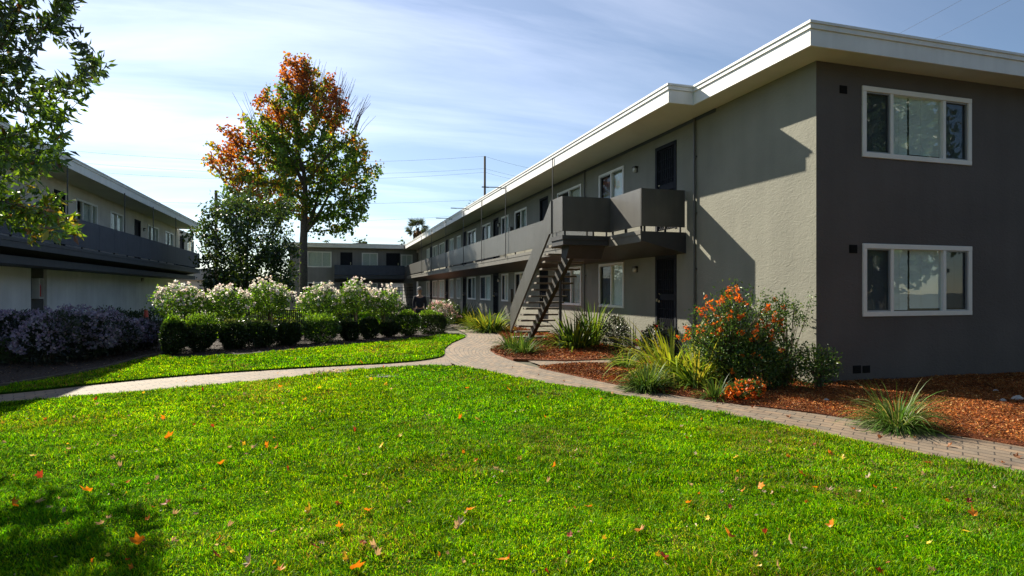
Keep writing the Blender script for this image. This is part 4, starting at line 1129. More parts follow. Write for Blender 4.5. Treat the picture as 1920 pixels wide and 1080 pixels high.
# leafy branches hanging in from the tree beside the camera
def near_tree():
    base = np.array([-6.8, 8.0, 0.0])
    root = empty('crape_myrtle_tree', tuple(base), 'leafy green tree reaching in over the lawn beside the cream block', 'tree')
    upper = [(-260, -160), (120, -160), (155, -10), (150, 20), (118, 62), (72, 80), (62, 112), (88, 150), (112, 150), (130, 118), (138, 72), (158, 84), (182, 96), (204, 106), (206, 128), (196, 150), (186, 204), (150, 192), (124, 206), (88, 238), (58, 232), (-260, 235)]
    lower = [(-260, 250), (0, 236), (60, 244), (112, 232), (150, 262), (106, 276), (98, 300), (112, 330), (104, 360), (138, 384), (140, 414), (158, 424), (150, 446), (104, 448), (62, 456), (0, 424), (-260, 420)]
    pts = []
    for poly, cnt in ((upper, 1150), (lower, 820)):
        a = np.array(poly); lo, hi = a.min(0), a.max(0); k = 0
        while k < cnt:
            c = lo + rng.random(2) * (hi - lo)
            if not inside(c[None], poly)[0]: continue
            if c[0] < -40 and rng.random() < 0.45: continue
            d = 6.6 + rng.normal() * 0.4 + (0.5 if c[0] < 40 else 0)
            if vnoise(c[None] + d * 20, 0.030, 13)[0] < 0.29: continue
            pts.append(P(c[0], c[1], d)); k += 1
    for _ in range(260):                          # rest of the crown, outside the picture
        a = rng.normal(size=3) * [1.2, 1.2, 1.0] + [-6.4, 8.0, 4.4]; 
        if a[2] > 2.0: pts.append(a)
    trunk = [base + [0.12 * i, -0.02 * i, 0.42 * i] for i in range(6)]
    pos, par = colonize(pts, trunk, 0.15, 0.20, 3.5, 160, (0, 0, 0.05))
    rad, kids = tree_radii(pos, par, 0.0028, 0.1, 2.1)
    for i in range(6): rad[i] = 0.12 - 0.008 * i
    branch_mesh('trunk', pos, par, rad, M['twig'], root, 5)
    thin = np.where(rad < 0.014)[0]; thin = thin[thin > 6]
    per = 13; idx = np.repeat(thin, per); n = len(idx)
    axis = unit(pos[idx] - pos[par[idx]])
    f = np.tile(np.linspace(0, 1, per, endpoint=False), len(thin))
    C = pos[par[idx]] + (pos[idx] - pos[par[idx]]) * f[:, None] + rng.normal(size=(n, 3)) * 0.03
    sd = unit(np.cross(axis, rng.normal(size=(n, 3))))
    D = unit(axis * 0.55 + sd * 0.9 + [0, 0, -0.28])
    s = rng.uniform(0.075, 0.135, n)
    pyv = CYP - (C[:, 2] - EYE) / (SN * C[:, 0] + CS * C[:, 1]).clip(1) * FOC
    c = palette(n, [(0.045, 0.085, 0.018), (0.060, 0.110, 0.022), (0.032, 0.065, 0.016), (0.085, 0.135, 0.024)], 0.2)
    tips = (rng.random(n) < 0.30) & (C[:, 2] < 2.75) & (C[:, 0] > -3.3); c[tips] = palette(int(tips.sum()), [(0.30, 0.26, 0.03), (0.26, 0.13, 0.03), (0.18, 0.06, 0.03)], 0.2)
    low = C[:, 2] < 3.7; c[low] = palette(int(low.sum()), [(0.10, 0.19, 0.018), (0.15, 0.25, 0.02), (0.05, 0.11, 0.016)], 0.2); c[tips] = palette(int(tips.sum()), [(0.34, 0.30, 0.03), (0.20, 0.22, 0.03), (0.24, 0.12, 0.03)], 0.2)  # lower leaves recoloured brighter lime, backlight painted into them
    red = (rng.random(n) < 0.02); c[red] = palette(int(red.sum()), [(0.13, 0.05, 0.03), (0.16, 0.08, 0.03)], 0.2)
    leaf_obj('crown', C, D, s, s * 0.36, c, M['leaf'], root, fold=0.22)
near_tree()

# ------------------------------------------------------------------ shrubs, roses and strap-leaved plants
def blob(n, rx, ry, rz, lumps=9, shell=0.62, boxy=1.0):
    """Points spread through a lumpy rounded volume (base at z=0), denser outside; also outward directions."""
    d = rnd_dirs(n); d[:, 2] = np.where(d[:, 2] < 0, d[:, 2] * 0.9, d[:, 2]); d = unit(d)
    if boxy != 1.0: dd = np.sign(d) * np.abs(d) ** boxy; dd /= np.max(np.abs(dd), axis=1, keepdims=True) ** 0.55; d2 = dd
    else: d2 = d
    L_ = rnd_dirs(lumps); f = np.ones(n)
    for l in L_: f += 0.20 * np.exp(-((1 - d @ l) * 7)) - 0.03
    r_ = (shell + (1 - shell) * rng.random(n) ** 0.6) * f * (1 + 0.05 * rng.normal(size=n))
    p = d2 * r_[:, None] * [rx, ry, rz * 0.55]
    p[:, 2] += rz * 0.47
    return p, d
def shrub(name, base, rx, ry, rz, n, leaf, cols, label, cat, mat='leaf', group=None, boxy=1.0, up=0.35, asp=0.5, shell=0.62, top_cols=None, flower=None, stems=7, jit=0.22):
    base = np.array(base, float)
    root = empty(name, tuple(base), label, cat, group)
    p, d = blob(n, rx, ry, rz, shell=shell, boxy=boxy)
    p[:, 2] = np.maximum(p[:, 2], 0.03)
    D = unit(d * 0.6 + rnd_dirs(n) * 0.8 + [0, 0, up])
    s = rng.uniform(leaf * 0.7, leaf * 1.35, n)
    c = palette(n, cols, jit)
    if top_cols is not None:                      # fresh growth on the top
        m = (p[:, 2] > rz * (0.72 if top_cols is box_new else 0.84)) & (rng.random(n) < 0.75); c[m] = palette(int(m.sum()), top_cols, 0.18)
    leaf_obj('foliage', base + p, D, s, s * asp, c, M[mat], root)
    b = MB()
    for i in range(stems):
        a = rng.uniform(0, 6.28); r1 = rng.uniform(0.2, 0.7)
        e = base + [math.cos(a) * rx * r1, math.sin(a) * ry * r1, rz * rng.uniform(0.5, 0.85)]
        m_ = base + [math.cos(a) * rx * r1 * 0.35, math.sin(a) * ry * r1 * 0.35, rz * 0.3]
        b.tube([base + [0.04 * math.cos(a), 0.04 * math.sin(a), -0.02], m_, e], [0.016, 0.012, 0.005], 5)
    b.build('stem', M['twig'], root)
    if flower:
        fn_, fs, fc, zmin, pet = flower
        p, d = blob(fn_ * 4, rx * 1.04, ry * 1.04, rz * 1.03, shell=0.92)
        w_ = p[:, 2] > rz * zmin; p = p[w_][:fn_]; d = d[w_][:fn_]
        m_ = len(p); idx = np.repeat(np.arange(m_), pet); nn = len(idx)
        C = base + p[idx] + rng.normal(size=(nn, 3)) * fs * 0.25
        Dp = unit(d[idx] * 0.5 + rnd_dirs(nn))
        leaf_obj('blossom', C, Dp, fs * rng.uniform(0.7, 1.2, nn), fs * 0.75, palette(nn, fc, 0.12), M['petal'], root)
    return root
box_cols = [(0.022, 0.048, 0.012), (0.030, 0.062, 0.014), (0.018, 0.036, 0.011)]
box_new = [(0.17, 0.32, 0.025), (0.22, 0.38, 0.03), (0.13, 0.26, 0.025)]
# clipped hedge: (left, right, top row) columns of each plant
hedge = [(302, 346, 584, 1), (345, 408, 590, 1), (410, 464, 597, 0), (464, 518, 596, 0), (519, 565, 598, 0), (562, 638, 584, 2), (634, 674, 598, 0), (672, 713, 592, 0), (710, 750, 600, 0), (740, 786, 574, 2), (780, 842, 578, 1)]
names = ['first', 'second', 'third', 'fourth', 'fifth', 'sixth', 'seventh', 'eighth', 'ninth', 'tenth', 'last']
hd = []
for i, (l, r_, top, kind) in enumerate(hedge):
    px = (l + r_) / 2
    d = np.interp(px, [310, 560, 820], [15.7, 18.6, 23.6]); q = P(px, CYP, d); w_ = (r_ - l) / 2 * d / FOC * 1.10
    h = EYE - (top - CYP) * d / FOC
    lab = f'{names[i]} clipped hedge shrub counted from the lilac bushes' + (', taller with pale leaves' if kind == 2 else '')
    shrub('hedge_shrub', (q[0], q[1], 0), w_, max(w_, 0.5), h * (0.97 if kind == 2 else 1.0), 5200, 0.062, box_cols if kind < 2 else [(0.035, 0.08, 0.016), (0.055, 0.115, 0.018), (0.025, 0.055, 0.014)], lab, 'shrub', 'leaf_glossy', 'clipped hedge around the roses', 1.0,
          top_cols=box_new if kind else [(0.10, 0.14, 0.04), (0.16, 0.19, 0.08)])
# standard roses in bloom behind the hedge
roses = [(346, 17.9, 531, 48), (424, 18.7, 536, 44), (504, 19.7, 527, 46), (601, 20.9, 535, 44), (664, 21.6, 530, 38), (716, 22.3, 538, 38)]
rose_words = ['nearest the lilac bushes', 'second from the lilac bushes', 'just in front of the dark evergreen tree', 'right beside the maple trunk', 'with two bare stems showing below its crown', 'nearest the walking person']
def rose(px, d, top, half, lab):
    q = P(px, CYP, d); base = np.array([q[0], q[1], 0.0]); zt = EYE + (CYP - top) * d / FOC; r_ = half * d / FOC
    root = empty('rose_tree', tuple(base), lab, 'rose bush', 'white roses behind the hedge')
    hc = 1.15; zb = zt - hc
    b = MB(); b.tube([base, base + [0.02, 0, zb * 0.6], base + [0.0, 0.02, zb + 0.35]], [0.032, 0.026, 0.03], 7)
    for i in range(12):
        a = rng.uniform(0, 6.28); e = base + [math.cos(a) * r_ * rng.uniform(0.4, 0.9), math.sin(a) * r_ * rng.uniform(0.4, 0.9), zb + hc * rng.uniform(0.35, 0.95)]
        b.tube([base + [0, 0, zb + 0.2], (base + [0, 0, zb + 0.45] + e) / 2, e], [0.014, 0.01, 0.005], 5)
    b.build('stem', M['twig'], root)
    b = MB(); b.box(base[0] + 0.07, base[0] + 0.11, base[1] - 0.02, base[1] + 0.02, 0, zb + 0.25); b.build('stake', M['stake'], root)
    n = 3200; p, dd = blob(n, r_ * 1.12, r_ * 0.9, hc, 10, 0.40)
    s = rng.uniform(0.05, 0.10, n); D = unit(dd * 0.5 + rnd_dirs(n) + [0, 0, -0.1])
    leaf_obj('foliage', base + p + [0, 0, zb], D, s, s * 0.6, palette(n, [(0.09, 0.20, 0.016), (0.14, 0.29, 0.02), (0.05, 0.11, 0.014), (0.21, 0.36, 0.026)], 0.22), M['leaf'], root)
    fn_ = 105; p, dd = blob(fn_ * 3, r_ * 1.2, r_ * 1.0, hc * 1.08, 10, 0.78); kp = p[:, 2] > hc * 0.30 + 0.50 * rng.random(len(p)) * hc; p = p[kp][:fn_]; dd = dd[kp][:fn_]
    cl = rng.random(len(p)) < 0.5; p[cl] = p[rng.integers(0, len(p), cl.sum())] + rng.normal(size=(int(cl.sum()), 3)) * 0.06
    pet = 9; idx = np.repeat(np.arange(len(p)), pet); nn = len(idx)
    C = base + p[idx] + [0, 0, zb] + rng.normal(size=(nn, 3)) * 0.014
    leaf_obj('blossom', C, unit(dd[idx] * 0.55 + rnd_dirs(nn)), rng.uniform(0.045, 0.075, nn), 0.06, palette(nn, [(0.84, 0.81, 0.75), (0.88, 0.86, 0.80), (0.78, 0.68, 0.60)], 0.08), M['petal'], root)
for (px, d, top, half), w_ in zip(roses, rose_words): rose(px, d, top, half, 'white flowering rose on a bare stem, ' + w_)
# pink rose by the person, and dark shrubs behind the roses
q = P(822, CYP, 27.5)
shrub('rose_bush', (q[0], q[1], 0), 0.95, 0.8, 1.25, 2200, 0.08, [(0.05, 0.09, 0.02), (0.07, 0.12, 0.022)], 'pink flowering bush between the person and the long grey block', 'shrub', 'leaf', flower=(90, 0.09, [(0.60, 0.36, 0.34), (0.70, 0.52, 0.48)], 0.4, 6))
for px, d, w_, h, lab in ((275, 23, 1.3, 0.95, 'low dark shrub beside the red cone'), (215, 23.5, 1.4, 0.95, 'low dark shrub against the pale wall behind lilac bushes'), (430, 21.5, 1.6, 0.95, 'low dark shrub under the first roses'), (640, 29, 1.0, 1.0, 'low dark shrub behind the rose stems'), (520, 22.6, 1.6, 0.95, 'low dark shrub behind the slatted bench'), (742, 31, 1.2, 1.1, 'dark shrub behind the last white rose')):
    q = P(px, CYP, d); shrub('low_shrub', (q[0], q[1], 0), w_, w_ * 0.6, h, 2200, 0.09, dark_cols, lab, 'shrub', 'leaf_dark', 'dark shrubs behind the roses')

# lilac coloured shrubs along the shaded bed
lil = [(12, 13.9, 92, 583), (92, 13.6, 82, 588), (160, 14.5, 80, 586), (216, 15.6, 68, 590), (262, 17.0, 58, 596), (60, 16.2, 92, 579), (130, 17.0, 92, 580), (196, 18.2, 76, 582), (-80, 14.2, 92, 582)]
lil_words = ['by the picture edge above the small green shrub', 'front row, beside the small green shrub', 'in the middle of the front row', 'front row, next to the last one', 'closest to the clipped hedge', 'back row, below the recess with the extinguisher', 'middle of the back row against the wall', 'back row, nearest the red cone', 'mostly cut off at the picture edge']
for (px, d, half, top), w_ in zip(lil, lil_words):
    q = P(px, CYP, d); r_ = half * 0.62 * d / FOC; h = EYE - (top - CYP) * d / FOC
    shrub('lilac_shrub', (q[0], q[1], 0), r_ * 1.1, r_, h, 3800, 0.085, [(0.030, 0.048, 0.030), (0.042, 0.060, 0.038), (0.024, 0.036, 0.024)], 'shaded bush of lilac grey flower sprays, ' + w_, 'shrub', 'leaf_dark', 'lilac bushes along the pale wall', asp=0.35,
          flower=(420, 0.075, [(0.36, 0.305, 0.41), (0.43, 0.38, 0.48), (0.26, 0.215, 0.30)], 0.28, 4))
q = G(18, 686)
shrub('green_shrub', (q[0] - 0.1, q[1] + 0.4, 0), 0.55, 0.5, 0.72, 2600, 0.06, [(0.05, 0.11, 0.022), (0.04, 0.09, 0.02)], 'small feathery green shrub in front of the lilac bushes', 'shrub', 'leaf', asp=0.22, up=0.7)

def straps(name, base, n, length, width, spread, cols, label, cat, up=0.55, droop=1.7, seg=6, tips=None, group=None, rad=0.12, mat='strap'):
    """A clump of arching sword-shaped leaves."""
    base = np.array(base, float)
    th = rng.random(n) * 2 * math.pi
    tilt = np.abs(rng.normal(size=n)) * spread * 0.6 + rng.random(n) * spread * 0.6
    L_ = length * rng.uniform(0.55, 1.12, n)
    w_ = width * rng.uniform(0.7, 1.25, n)
    rr = rad * np.sqrt(rng.random(n))
    p = np.column_stack([base[0] + np.cos(th) * rr, base[1] + np.sin(th) * rr, np.full(n, base[2] - 0.01)])
    pitch = math.pi / 2 - np.clip(tilt, 0, 1.25)
    bend = droop * rng.uniform(0.5, 1.4, n) * (0.25 + tilt)
    side = np.column_stack([-np.sin(th), np.cos(th), np.zeros(n)])
    tw = rng.normal(size=n) * 0.35
    rows = []
    for k in range(seg + 1):
        f = k / seg
        wk = (w_ * (0.65 + 0.9 * f * (1 - f) * 1.6) * (1 - f ** 3))[:, None] * 0.5
        s2 = side * np.cos(tw * f)[:, None] + np.array([0, 0, 1]) * np.sin(tw * f)[:, None]
        rows.append((p - s2 * wk, p + s2 * wk))
        dirv = np.column_stack([np.cos(th) * np.cos(pitch), np.sin(th) * np.cos(pitch), np.sin(pitch)])
        p = p + dirv * (L_ / seg)[:, None]
        p[:, 2] = np.maximum(p[:, 2], 0.015)
        pitch = pitch - bend / seg * (0.5 + 1.4 * f)
    V = np.stack([v for r_ in rows for v in r_], 1).reshape(-1, 3)
    m = 2 * (seg + 1); b = np.arange(n)[:, None] * m
    F = np.concatenate([b + [2 * k, 2 * k + 1, 2 * k + 3, 2 * k + 2] for k in range(seg)])
    c = palette(n, cols, 0.2)
    o = np_mesh(name, V, [F], M[mat], cols=np.tile(c, (seg, 1)), origin=tuple(base))
    return tag(o, label, cat, group)
aga = [(0.050, 0.105, 0.020), (0.070, 0.135, 0.024), (0.038, 0.080, 0.018), (0.13, 0.19, 0.04)]
flax = [(0.20, 0.27, 0.02), (0.29, 0.34, 0.03), (0.13, 0.20, 0.02), (0.36, 0.36, 0.06)]
def at(px, py): return tuple(G(px, py))
straps('strap_plant', at(918, 622), 360, 1.15, 0.055, 0.95, flax + aga, 'broad clump of yellow green strap leaves below the stair wall', 'plant', rad=0.55)
q = G(895, 616); straps('strap_plant', tuple(q), 200, 1.0, 0.055, 1.0, flax, 'lower fringe of yellow green strap leaves at the path bend', 'plant', rad=0.4)
straps('strap_plant', at(866, 606), 360, 1.35, 0.05, 1.0, aga, 'dark green strap clump past the bend of the path', 'plant', rad=0.6)
straps('strap_plant', at(962, 656), 260, 0.72, 0.026, 0.95, aga, 'round dark green tuft at the foot of the staircase, farther one', 'plant', rad=0.22)
straps('strap_plant', at(982, 664), 300, 0.62, 0.024, 1.05, aga, 'round bright green tuft at the foot of the staircase, nearer one', 'plant', rad=0.2)
straps('strap_plant', at(1078, 655), 240, 1.25, 0.05, 0.8, aga + flax[:2], 'tall green strap plant behind the stair post', 'plant', rad=0.4, up=0.8)
straps('strap_plant', at(1112, 650), 90, 1.45, 0.05, 0.45, aga + flax[:1], 'upright sword leaves beside the stair post plant', 'plant', rad=0.2)
straps('strap_plant', at(1172, 690), 260, 0.55, 0.022, 1.0, aga, 'small green tuft at the tip of the near mulch bed', 'plant', rad=0.17)
straps('strap_plant', at(1212, 731), 520, 0.55, 0.019, 1.0, aga, 'rounded dark green tuft at the path edge before the yellow flax', 'plant', rad=0.19)
straps('flax_plant', at(1262, 712), 330, 1.35, 0.040, 1.15, flax, 'yellow green flax with long arching blades beside the orange flowers', 'plant', rad=0.42, droop=2.1)
straps('flax_plant', at(1305, 725), 280, 1.0, 0.034, 1.2, flax + aga[:2], 'lower arching yellow green flax under the orange flowers', 'plant', rad=0.22)
straps('strap_plant', at(1340, 748), 200, 0.42, 0.018, 1.05, aga, 'small spiky tuft in front of the orange shrub', 'plant', rad=0.1)
straps('grass_tuft', at(1682, 803), 700, 0.66, 0.0120, 1.22, [(0.07, 0.14, 0.025), (0.10, 0.19, 0.03), (0.05, 0.10, 0.02), (0.08, 0.16, 0.025), (0.26, 0.28, 0.12)], 'variegated spider like grass tuft alone on the mulch by the path', 'plant', rad=0.13, droop=1.9)
# dark leafy shrubs against the wall
for px, py, w_, h, lab, fl in ((1155, 658, 0.5, 1.05, 'dark glossy shrub under the ground floor window beside the door path', None), (1225, 668, 0.42, 0.85, 'dark shrub with a red bloom right before the ground floor door', (9, 0.06, [(0.5, 0.02, 0.03)], 0.3, 7)), (1268, 672, 0.4, 0.85, 'dark shrub between the ground floor door and the downpipe', None)):
    q = G(px, py); shrub('wall_shrub', tuple(q), w_, w_ * 0.8, h, 1100, 0.075, [(0.030, 0.055, 0.022), (0.040, 0.070, 0.026), (0.05, 0.05, 0.03)], lab, 'shrub', 'leaf_dark', 'dark shrubs along the taupe wall', shell=0.35, asp=0.42, flower=fl)
# orange flowering shrub
q = np.array([6.62, 8.72, 0.0])
cape = [(0.045, 0.105, 0.024), (0.070, 0.145, 0.028), (0.030, 0.070, 0.018), (0.13, 0.20, 0.035)]
orange = [(0.72, 0.16, 0.015), (0.80, 0.22, 0.02), (0.62, 0.10, 0.012)]
def spray_shrub(name, base, nst, wx, wy, zlo, zhi, k, leaf, cols, label, fl_share):
    """Loose shrub of arching shoots, leafy all along, blossoms at the sunny shoot ends."""
    base = np.array(base, float); root = empty(name, tuple(base), label, 'shrub')
    b = MB(); C = []; A = []; F = []
    for i in range(nst):
        a = rng.uniform(0, 6.28); r_ = math.sqrt(rng.random())
        e = base + [math.cos(a) * r_ * wx, math.sin(a) * r_ * wy, (zlo + (zhi - zlo) * rng.random() ** 0.6) * (1 - 0.42 * r_ ** 2.5)]
        m_ = base + [(e[0] - base[0]) * 0.45, (e[1] - base[1]) * 0.45, e[2] * 0.72]
        s0 = base + rng.normal(size=3) * [0.12, 0.08, 0]
        b.tube([s0, m_, e], [0.011, 0.008, 0.003], 5)
        f = 0.12 + 0.92 * rng.random(k) ** 0.8
        f = f[:, None]; q3 = s0 * (1 - f) ** 2 + 2 * m_ * f * (1 - f) + e * f ** 2
        C.append(q3 + rng.normal(size=(k, 3)) * (0.035 + 0.055 * (1 - np.abs(f - 0.6)))); A.append(np.repeat(unit((e - m_)[None]), k, 0))
        if e[2] > 0.5 * zhi and rng.random() < fl_share * (1.45 if e[0] < base[0] else 0.55):
            for _ in range(rng.integers(2, 5)): F.append(e + rng.normal(size=3) * 0.055)
    C = np.concatenate(C); A = np.concatenate(A); C[:, 2] = np.maximum(C[:, 2], 0.03); n = len(C)
    sz = rng.uniform(leaf * 0.7, leaf * 1.35, n)
    leaf_obj('foliage', C, unit(A * 0.4 + rnd_dirs(n) * 0.9), sz, sz * 0.5, palette(n, cols, 0.24), M['leaf_glossy'], root)
    b.build('stem', M['twig'], root)
    F = np.repeat(np.array(F), 9, 0); n = len(F)
    leaf_obj('blossom', F + rng.normal(size=(n, 3)) * 0.014, rnd_dirs(n), rng.uniform(0.03, 0.055, n), 0.034, palette(n, orange, 0.15), M['petal'], root)
spray_shrub('orange_flower_shrub', tuple(q), 110, 0.92, 0.62, 0.7, 1.72, 100, 0.05, cape, 'big loose shrub with orange flowers near the building corner', 0.5)
spray_shrub('orange_flower_shrub', (7.28, 8.42, 0), 45, 0.62, 0.38, 0.35, 0.95, 60, 0.05, cape, 'low loose green growth between the orange shrub and the building corner', 0.12)
q = G(1395, 752)
shrub('orange_flower_shrub', tuple(q), 0.34, 0.2, 0.30, 900, 0.045, cape + [(0.30, 0.10, 0.02)], 'low spread of orange flowers at the mulch edge', 'shrub', 'leaf_glossy', flower=(75, 0.05, orange, 0.1, 8), stems=5)
q = G(1455, 745)
shrub('orange_flower_shrub', (q[0] + 0.1, q[1] + 0.55, 0), 0.55, 0.42, 0.85, 3400, 0.045, cape, 'low dark green sprawl under the leggy shrub', 'shrub', 'leaf_glossy', flower=(10, 0.05, orange, 0.3, 8), stems=6)
def leggy():
    base = np.array([7.80, 8.80, 0.0])
    root = empty('leggy_shrub', tuple(base), 'leggy shrub of bare stems with a leafy top against the corner wall', 'shrub')
    b = MB(); ends = []
    for i in range(26):
        a = rng.uniform(0, 6.28); e = base + [rng.uniform(-0.62, 0.30), rng.uniform(-0.45, 0.15), rng.uniform(1.15, 1.62)]
        m_ = base + [(e[0] - base[0]) * 0.35, (e[1] - base[1]) * 0.35, 0.7]
        b.tube([base + rng.normal(size=3) * [0.12, 0.07, 0], m_, e], [0.007, 0.006, 0.004], 5); ends.append((m_, e))
    b.build('stem', M['twig'], root)
    C = []
    for m_, e in ends:
        k = 55; f = 0.70 + 0.35 * rng.random(k)
        C.append(m_ + (e - m_) * f[:, None] + rng.normal(size=(k, 3)) * 0.055)
    C = np.concatenate(C); n = len(C); s = rng.uniform(0.03, 0.058, n)
    leaf_obj('foliage', C, unit(rnd_dirs(n) + [0, 0, 0.2]), s, s * 0.5, palette(n, cape, 0.22), M['leaf_glossy'], root)
    C = []
    for m_, e in ends[::9]: C.append(np.repeat(e[None], 9, 0) + rng.normal(size=(9, 3)) * 0.02 + [0, 0, 0.02])
    C = np.concatenate(C); n = len(C)
    leaf_obj('blossom', C, rnd_dirs(n), 0.05, 0.035, palette(n, orange, 0.12), M['petal'], root)
leggy()
shrub('corner_shrub', (7.86, 8.20, 0), 0.50, 0.34, 0.80, 1700, 0.05, cape, 'small green shrub hugging the foot of the building corner', 'shrub', 'leaf_glossy', shell=0.12, stems=12)

# ------------------------------------------------------------------ small things
# bench seen from behind, between the two groups of roses
def bench():
    q = P(528, CYP, 20.4); root = empty('park_bench', (q[0], q[1], 0), 'dark slatted metal bench between the hedge and the white roses', 'bench')
    w_ = 0.80; x0, x1 = q[0] - w_, q[0] + w_; y = q[1]
    b = MB()
    for x in np.arange(x0 + 0.05, x1 - 0.03, 0.062): b.box(x, x + 0.03, y, y + 0.014, 0.5, 0.98)
    b.box(x0, x1, y - 0.005, y + 0.03, 0.981, 1.02); b.box(x0, x1, y - 0.005, y + 0.03, 0.46, 0.499); b.build('backrest', M['iron'], root)
    b = MB()
    for i in range(8): b.box(x0, x1, y + 0.05 + i * 0.055, y + 0.09 + i * 0.055, 0.43, 0.45)
    b.build('seat', M['iron'], root)
    for x in (x0 + 0.03, x1 - 0.08):
        for yy in (y, y + 0.44): m = MB(); m.box(x, x + 0.05, yy, yy + 0.045, 0, 0.429); m.build('leg', M['iron'], root)
        m = MB(); m.box(x, x + 0.05, y + 0.031, y + 0.48, 0.62, 0.65); m.box(x, x + 0.05, y + 0.435, y + 0.48, 0.451, 0.619); m.build('armrest', M['iron'], root)
bench()
# red cone behind the shrubs
q = P(274, CYP, 20.5); c = empty('traffic_cone', (q[0], q[1], 0), 'small red cone standing among the dark shrubs by the pale wall', 'cone')
b = MB(); b.lathe((q[0], q[1], 0.0), [(0.17, 0.04), (0.12, 0.35), (0.05, 1.0), (0.035, 1.02)], 16); b.build('body', M['red_plastic'], c, smooth=True)
b = MB(); b.box(q[0] - 0.2, q[0] + 0.2, q[1] - 0.2, q[1] + 0.2, 0, 0.04); b.build('base', M['red_plastic'], c)
# valve box cover set in the lawn
q = G(717, 707); o = MB(); o.box(q[0] - 0.33, q[0] + 0.33, q[1] - 0.2, q[1] + 0.2, -0.02, 0.028)
vb = tag(o.build('valve_box', M['concrete'], bevel=0.01, origin=(q[0], q[1], 0)), 'pale concrete valve cover sunk in the lawn near the path fork', 'cover')
# edging strip between lawn and shaded bed
pts = [G(*p_) for p_ in [(-700, 785), (-300, 752), (0, 728), (60, 718), (130, 706), (190, 694), (240, 681), (270, 672), (300, 667)]]
b = MB(); n = len(pts); vs = []
for p_ in pts: vs += [(p_[0], p_[1], -0.03), (p_[0], p_[1], 0.075), (p_[0] - 0.01, p_[1] + 0.03, 0.075), (p_[0] - 0.01, p_[1] + 0.03, -0.03)]
b.add(vs, [(i * 4 + k, i * 4 + (k + 1) % 4, i * 4 + 4 + (k + 1) % 4, i * 4 + 4 + k) for i in range(n - 1) for k in range(4)])
tag(b.build('lawn_edging', M['edging']), 'thin edging board between the lawn and the lilac bed', 'edging')
# pale stones on the shaded mulch
for i, (px, py, s) in enumerate(((1907, 755, 0.075), (1880, 758, 0.05), (1550, 757, 0.045), (1868, 738, 0.04))):
    q = G(px, py); d = rnd_dirs(60)
    import bmesh
    bm = bmesh.new(); bmesh.ops.create_icosphere(bm, subdivisions=2, radius=s)
    for v in bm.verts: v.co = Vector((v.co.x * 1.3, v.co.y, v.co.z * 0.7)) * (1 + 0.18 * math.sin(v.co.x * 60 + i) + 0.12 * math.cos(v.co.y * 75))
    me = bpy.data.meshes.new('stone'); bm.to_mesh(me); bm.free(); me.materials.append(M['stone'])
    o = link('stone', me); o.location = (q[0], q[1], 0.018 + s * 0.45)
    tag(o, ['largest pale stone on the shaded mulch below the end wall', 'smaller pale stone next to the largest stone', 'lone pale stone beside the grass tuft', 'pale stone nearest the end wall'][i], 'stone', 'pale stones on the mulch')

# utility poles and wires
def pole(px, top, d, label, r_=0.14, arm=None):
    q = P(px, CYP, d); zt = EYE + (CYP - top) * d / FOC
    root = empty('utility_pole', (q[0], q[1], 0), label, 'utility pole')
    b = MB(); b.tube([(q[0], q[1], 0), (q[0], q[1], zt)], [r_ * 1.2, r_], 10); b.build('pole', M['wood_pole'], root, smooth=True)
    b = MB(); a = arm or 0.9
    if a < 0.2: return q, zt
    b.box(q[0] - a, q[0] + a, q[1] - 0.06, q[1] + 0.06, zt - 1.6, zt - 1.48); b.box(q[0] - a, q[0] + a, q[1] - 0.06, q[1] + 0.06, zt - 2.0, zt - 1.9); b.build('crossarm', M['wood_pole'], root)
    return q, zt
pole(909, 293, 72, 'thin dark utility pole rising over the long roof', 0.13, 0.12)
pole(405, 357, 66, 'short dark utility pole above the dark evergreen tree', 0.16, 0.5)
wire_words = ['topmost', 'second', 'third', 'fourth', 'lowest']
def wire(a, b_, sag, label, r_=0.010):
    a, b_ = np.array(a), np.array(b_); m = MB()
    pts = [a + (b_ - a) * t + [0, 0, -4 * sag * t * (1 - t)] for t in np.linspace(0, 1, 15)]
    m.tube(pts, r_, 4); tag(m.build('power_wire', M['wire'], origin=tuple(a)), label, 'wire', 'power lines across the sky')
for i, (l, r_) in enumerate((((-250, 236), (909, 293)), ((-250, 256), (909, 316)), ((-250, 276), (909, 323)), ((-250, 345), (909, 374)), ((-250, 392), (909, 402)))):
    wire(P(l[0], l[1], 60), P(r_[0], r_[1], 72), 1.9 if i < 3 else 1.2, wire_words[i] + ' of the power wires crossing behind the maple')
for i, (y0, y1) in enumerate(((293, 330), (316, 345), (323, 353))):
    wire(P(909, y0, 72), P(1130, y1, 80), 0.6, ['upper', 'middle', 'lower'][i] + ' wire running from the thin pole down behind the long roof')
q, zt = pole(2140, -215, 20, 'utility pole beyond the end of the taupe block, carrying two wires')
wire(P(1560, 127, 42), P(2140, -190, 20), 0.15, 'upper of two wires above the corner of the white eaves', 0.007)
wire(P(1630, 132, 42), P(2150, -138, 20), 0.15, 'lower of two wires above the corner of the white eaves', 0.007)

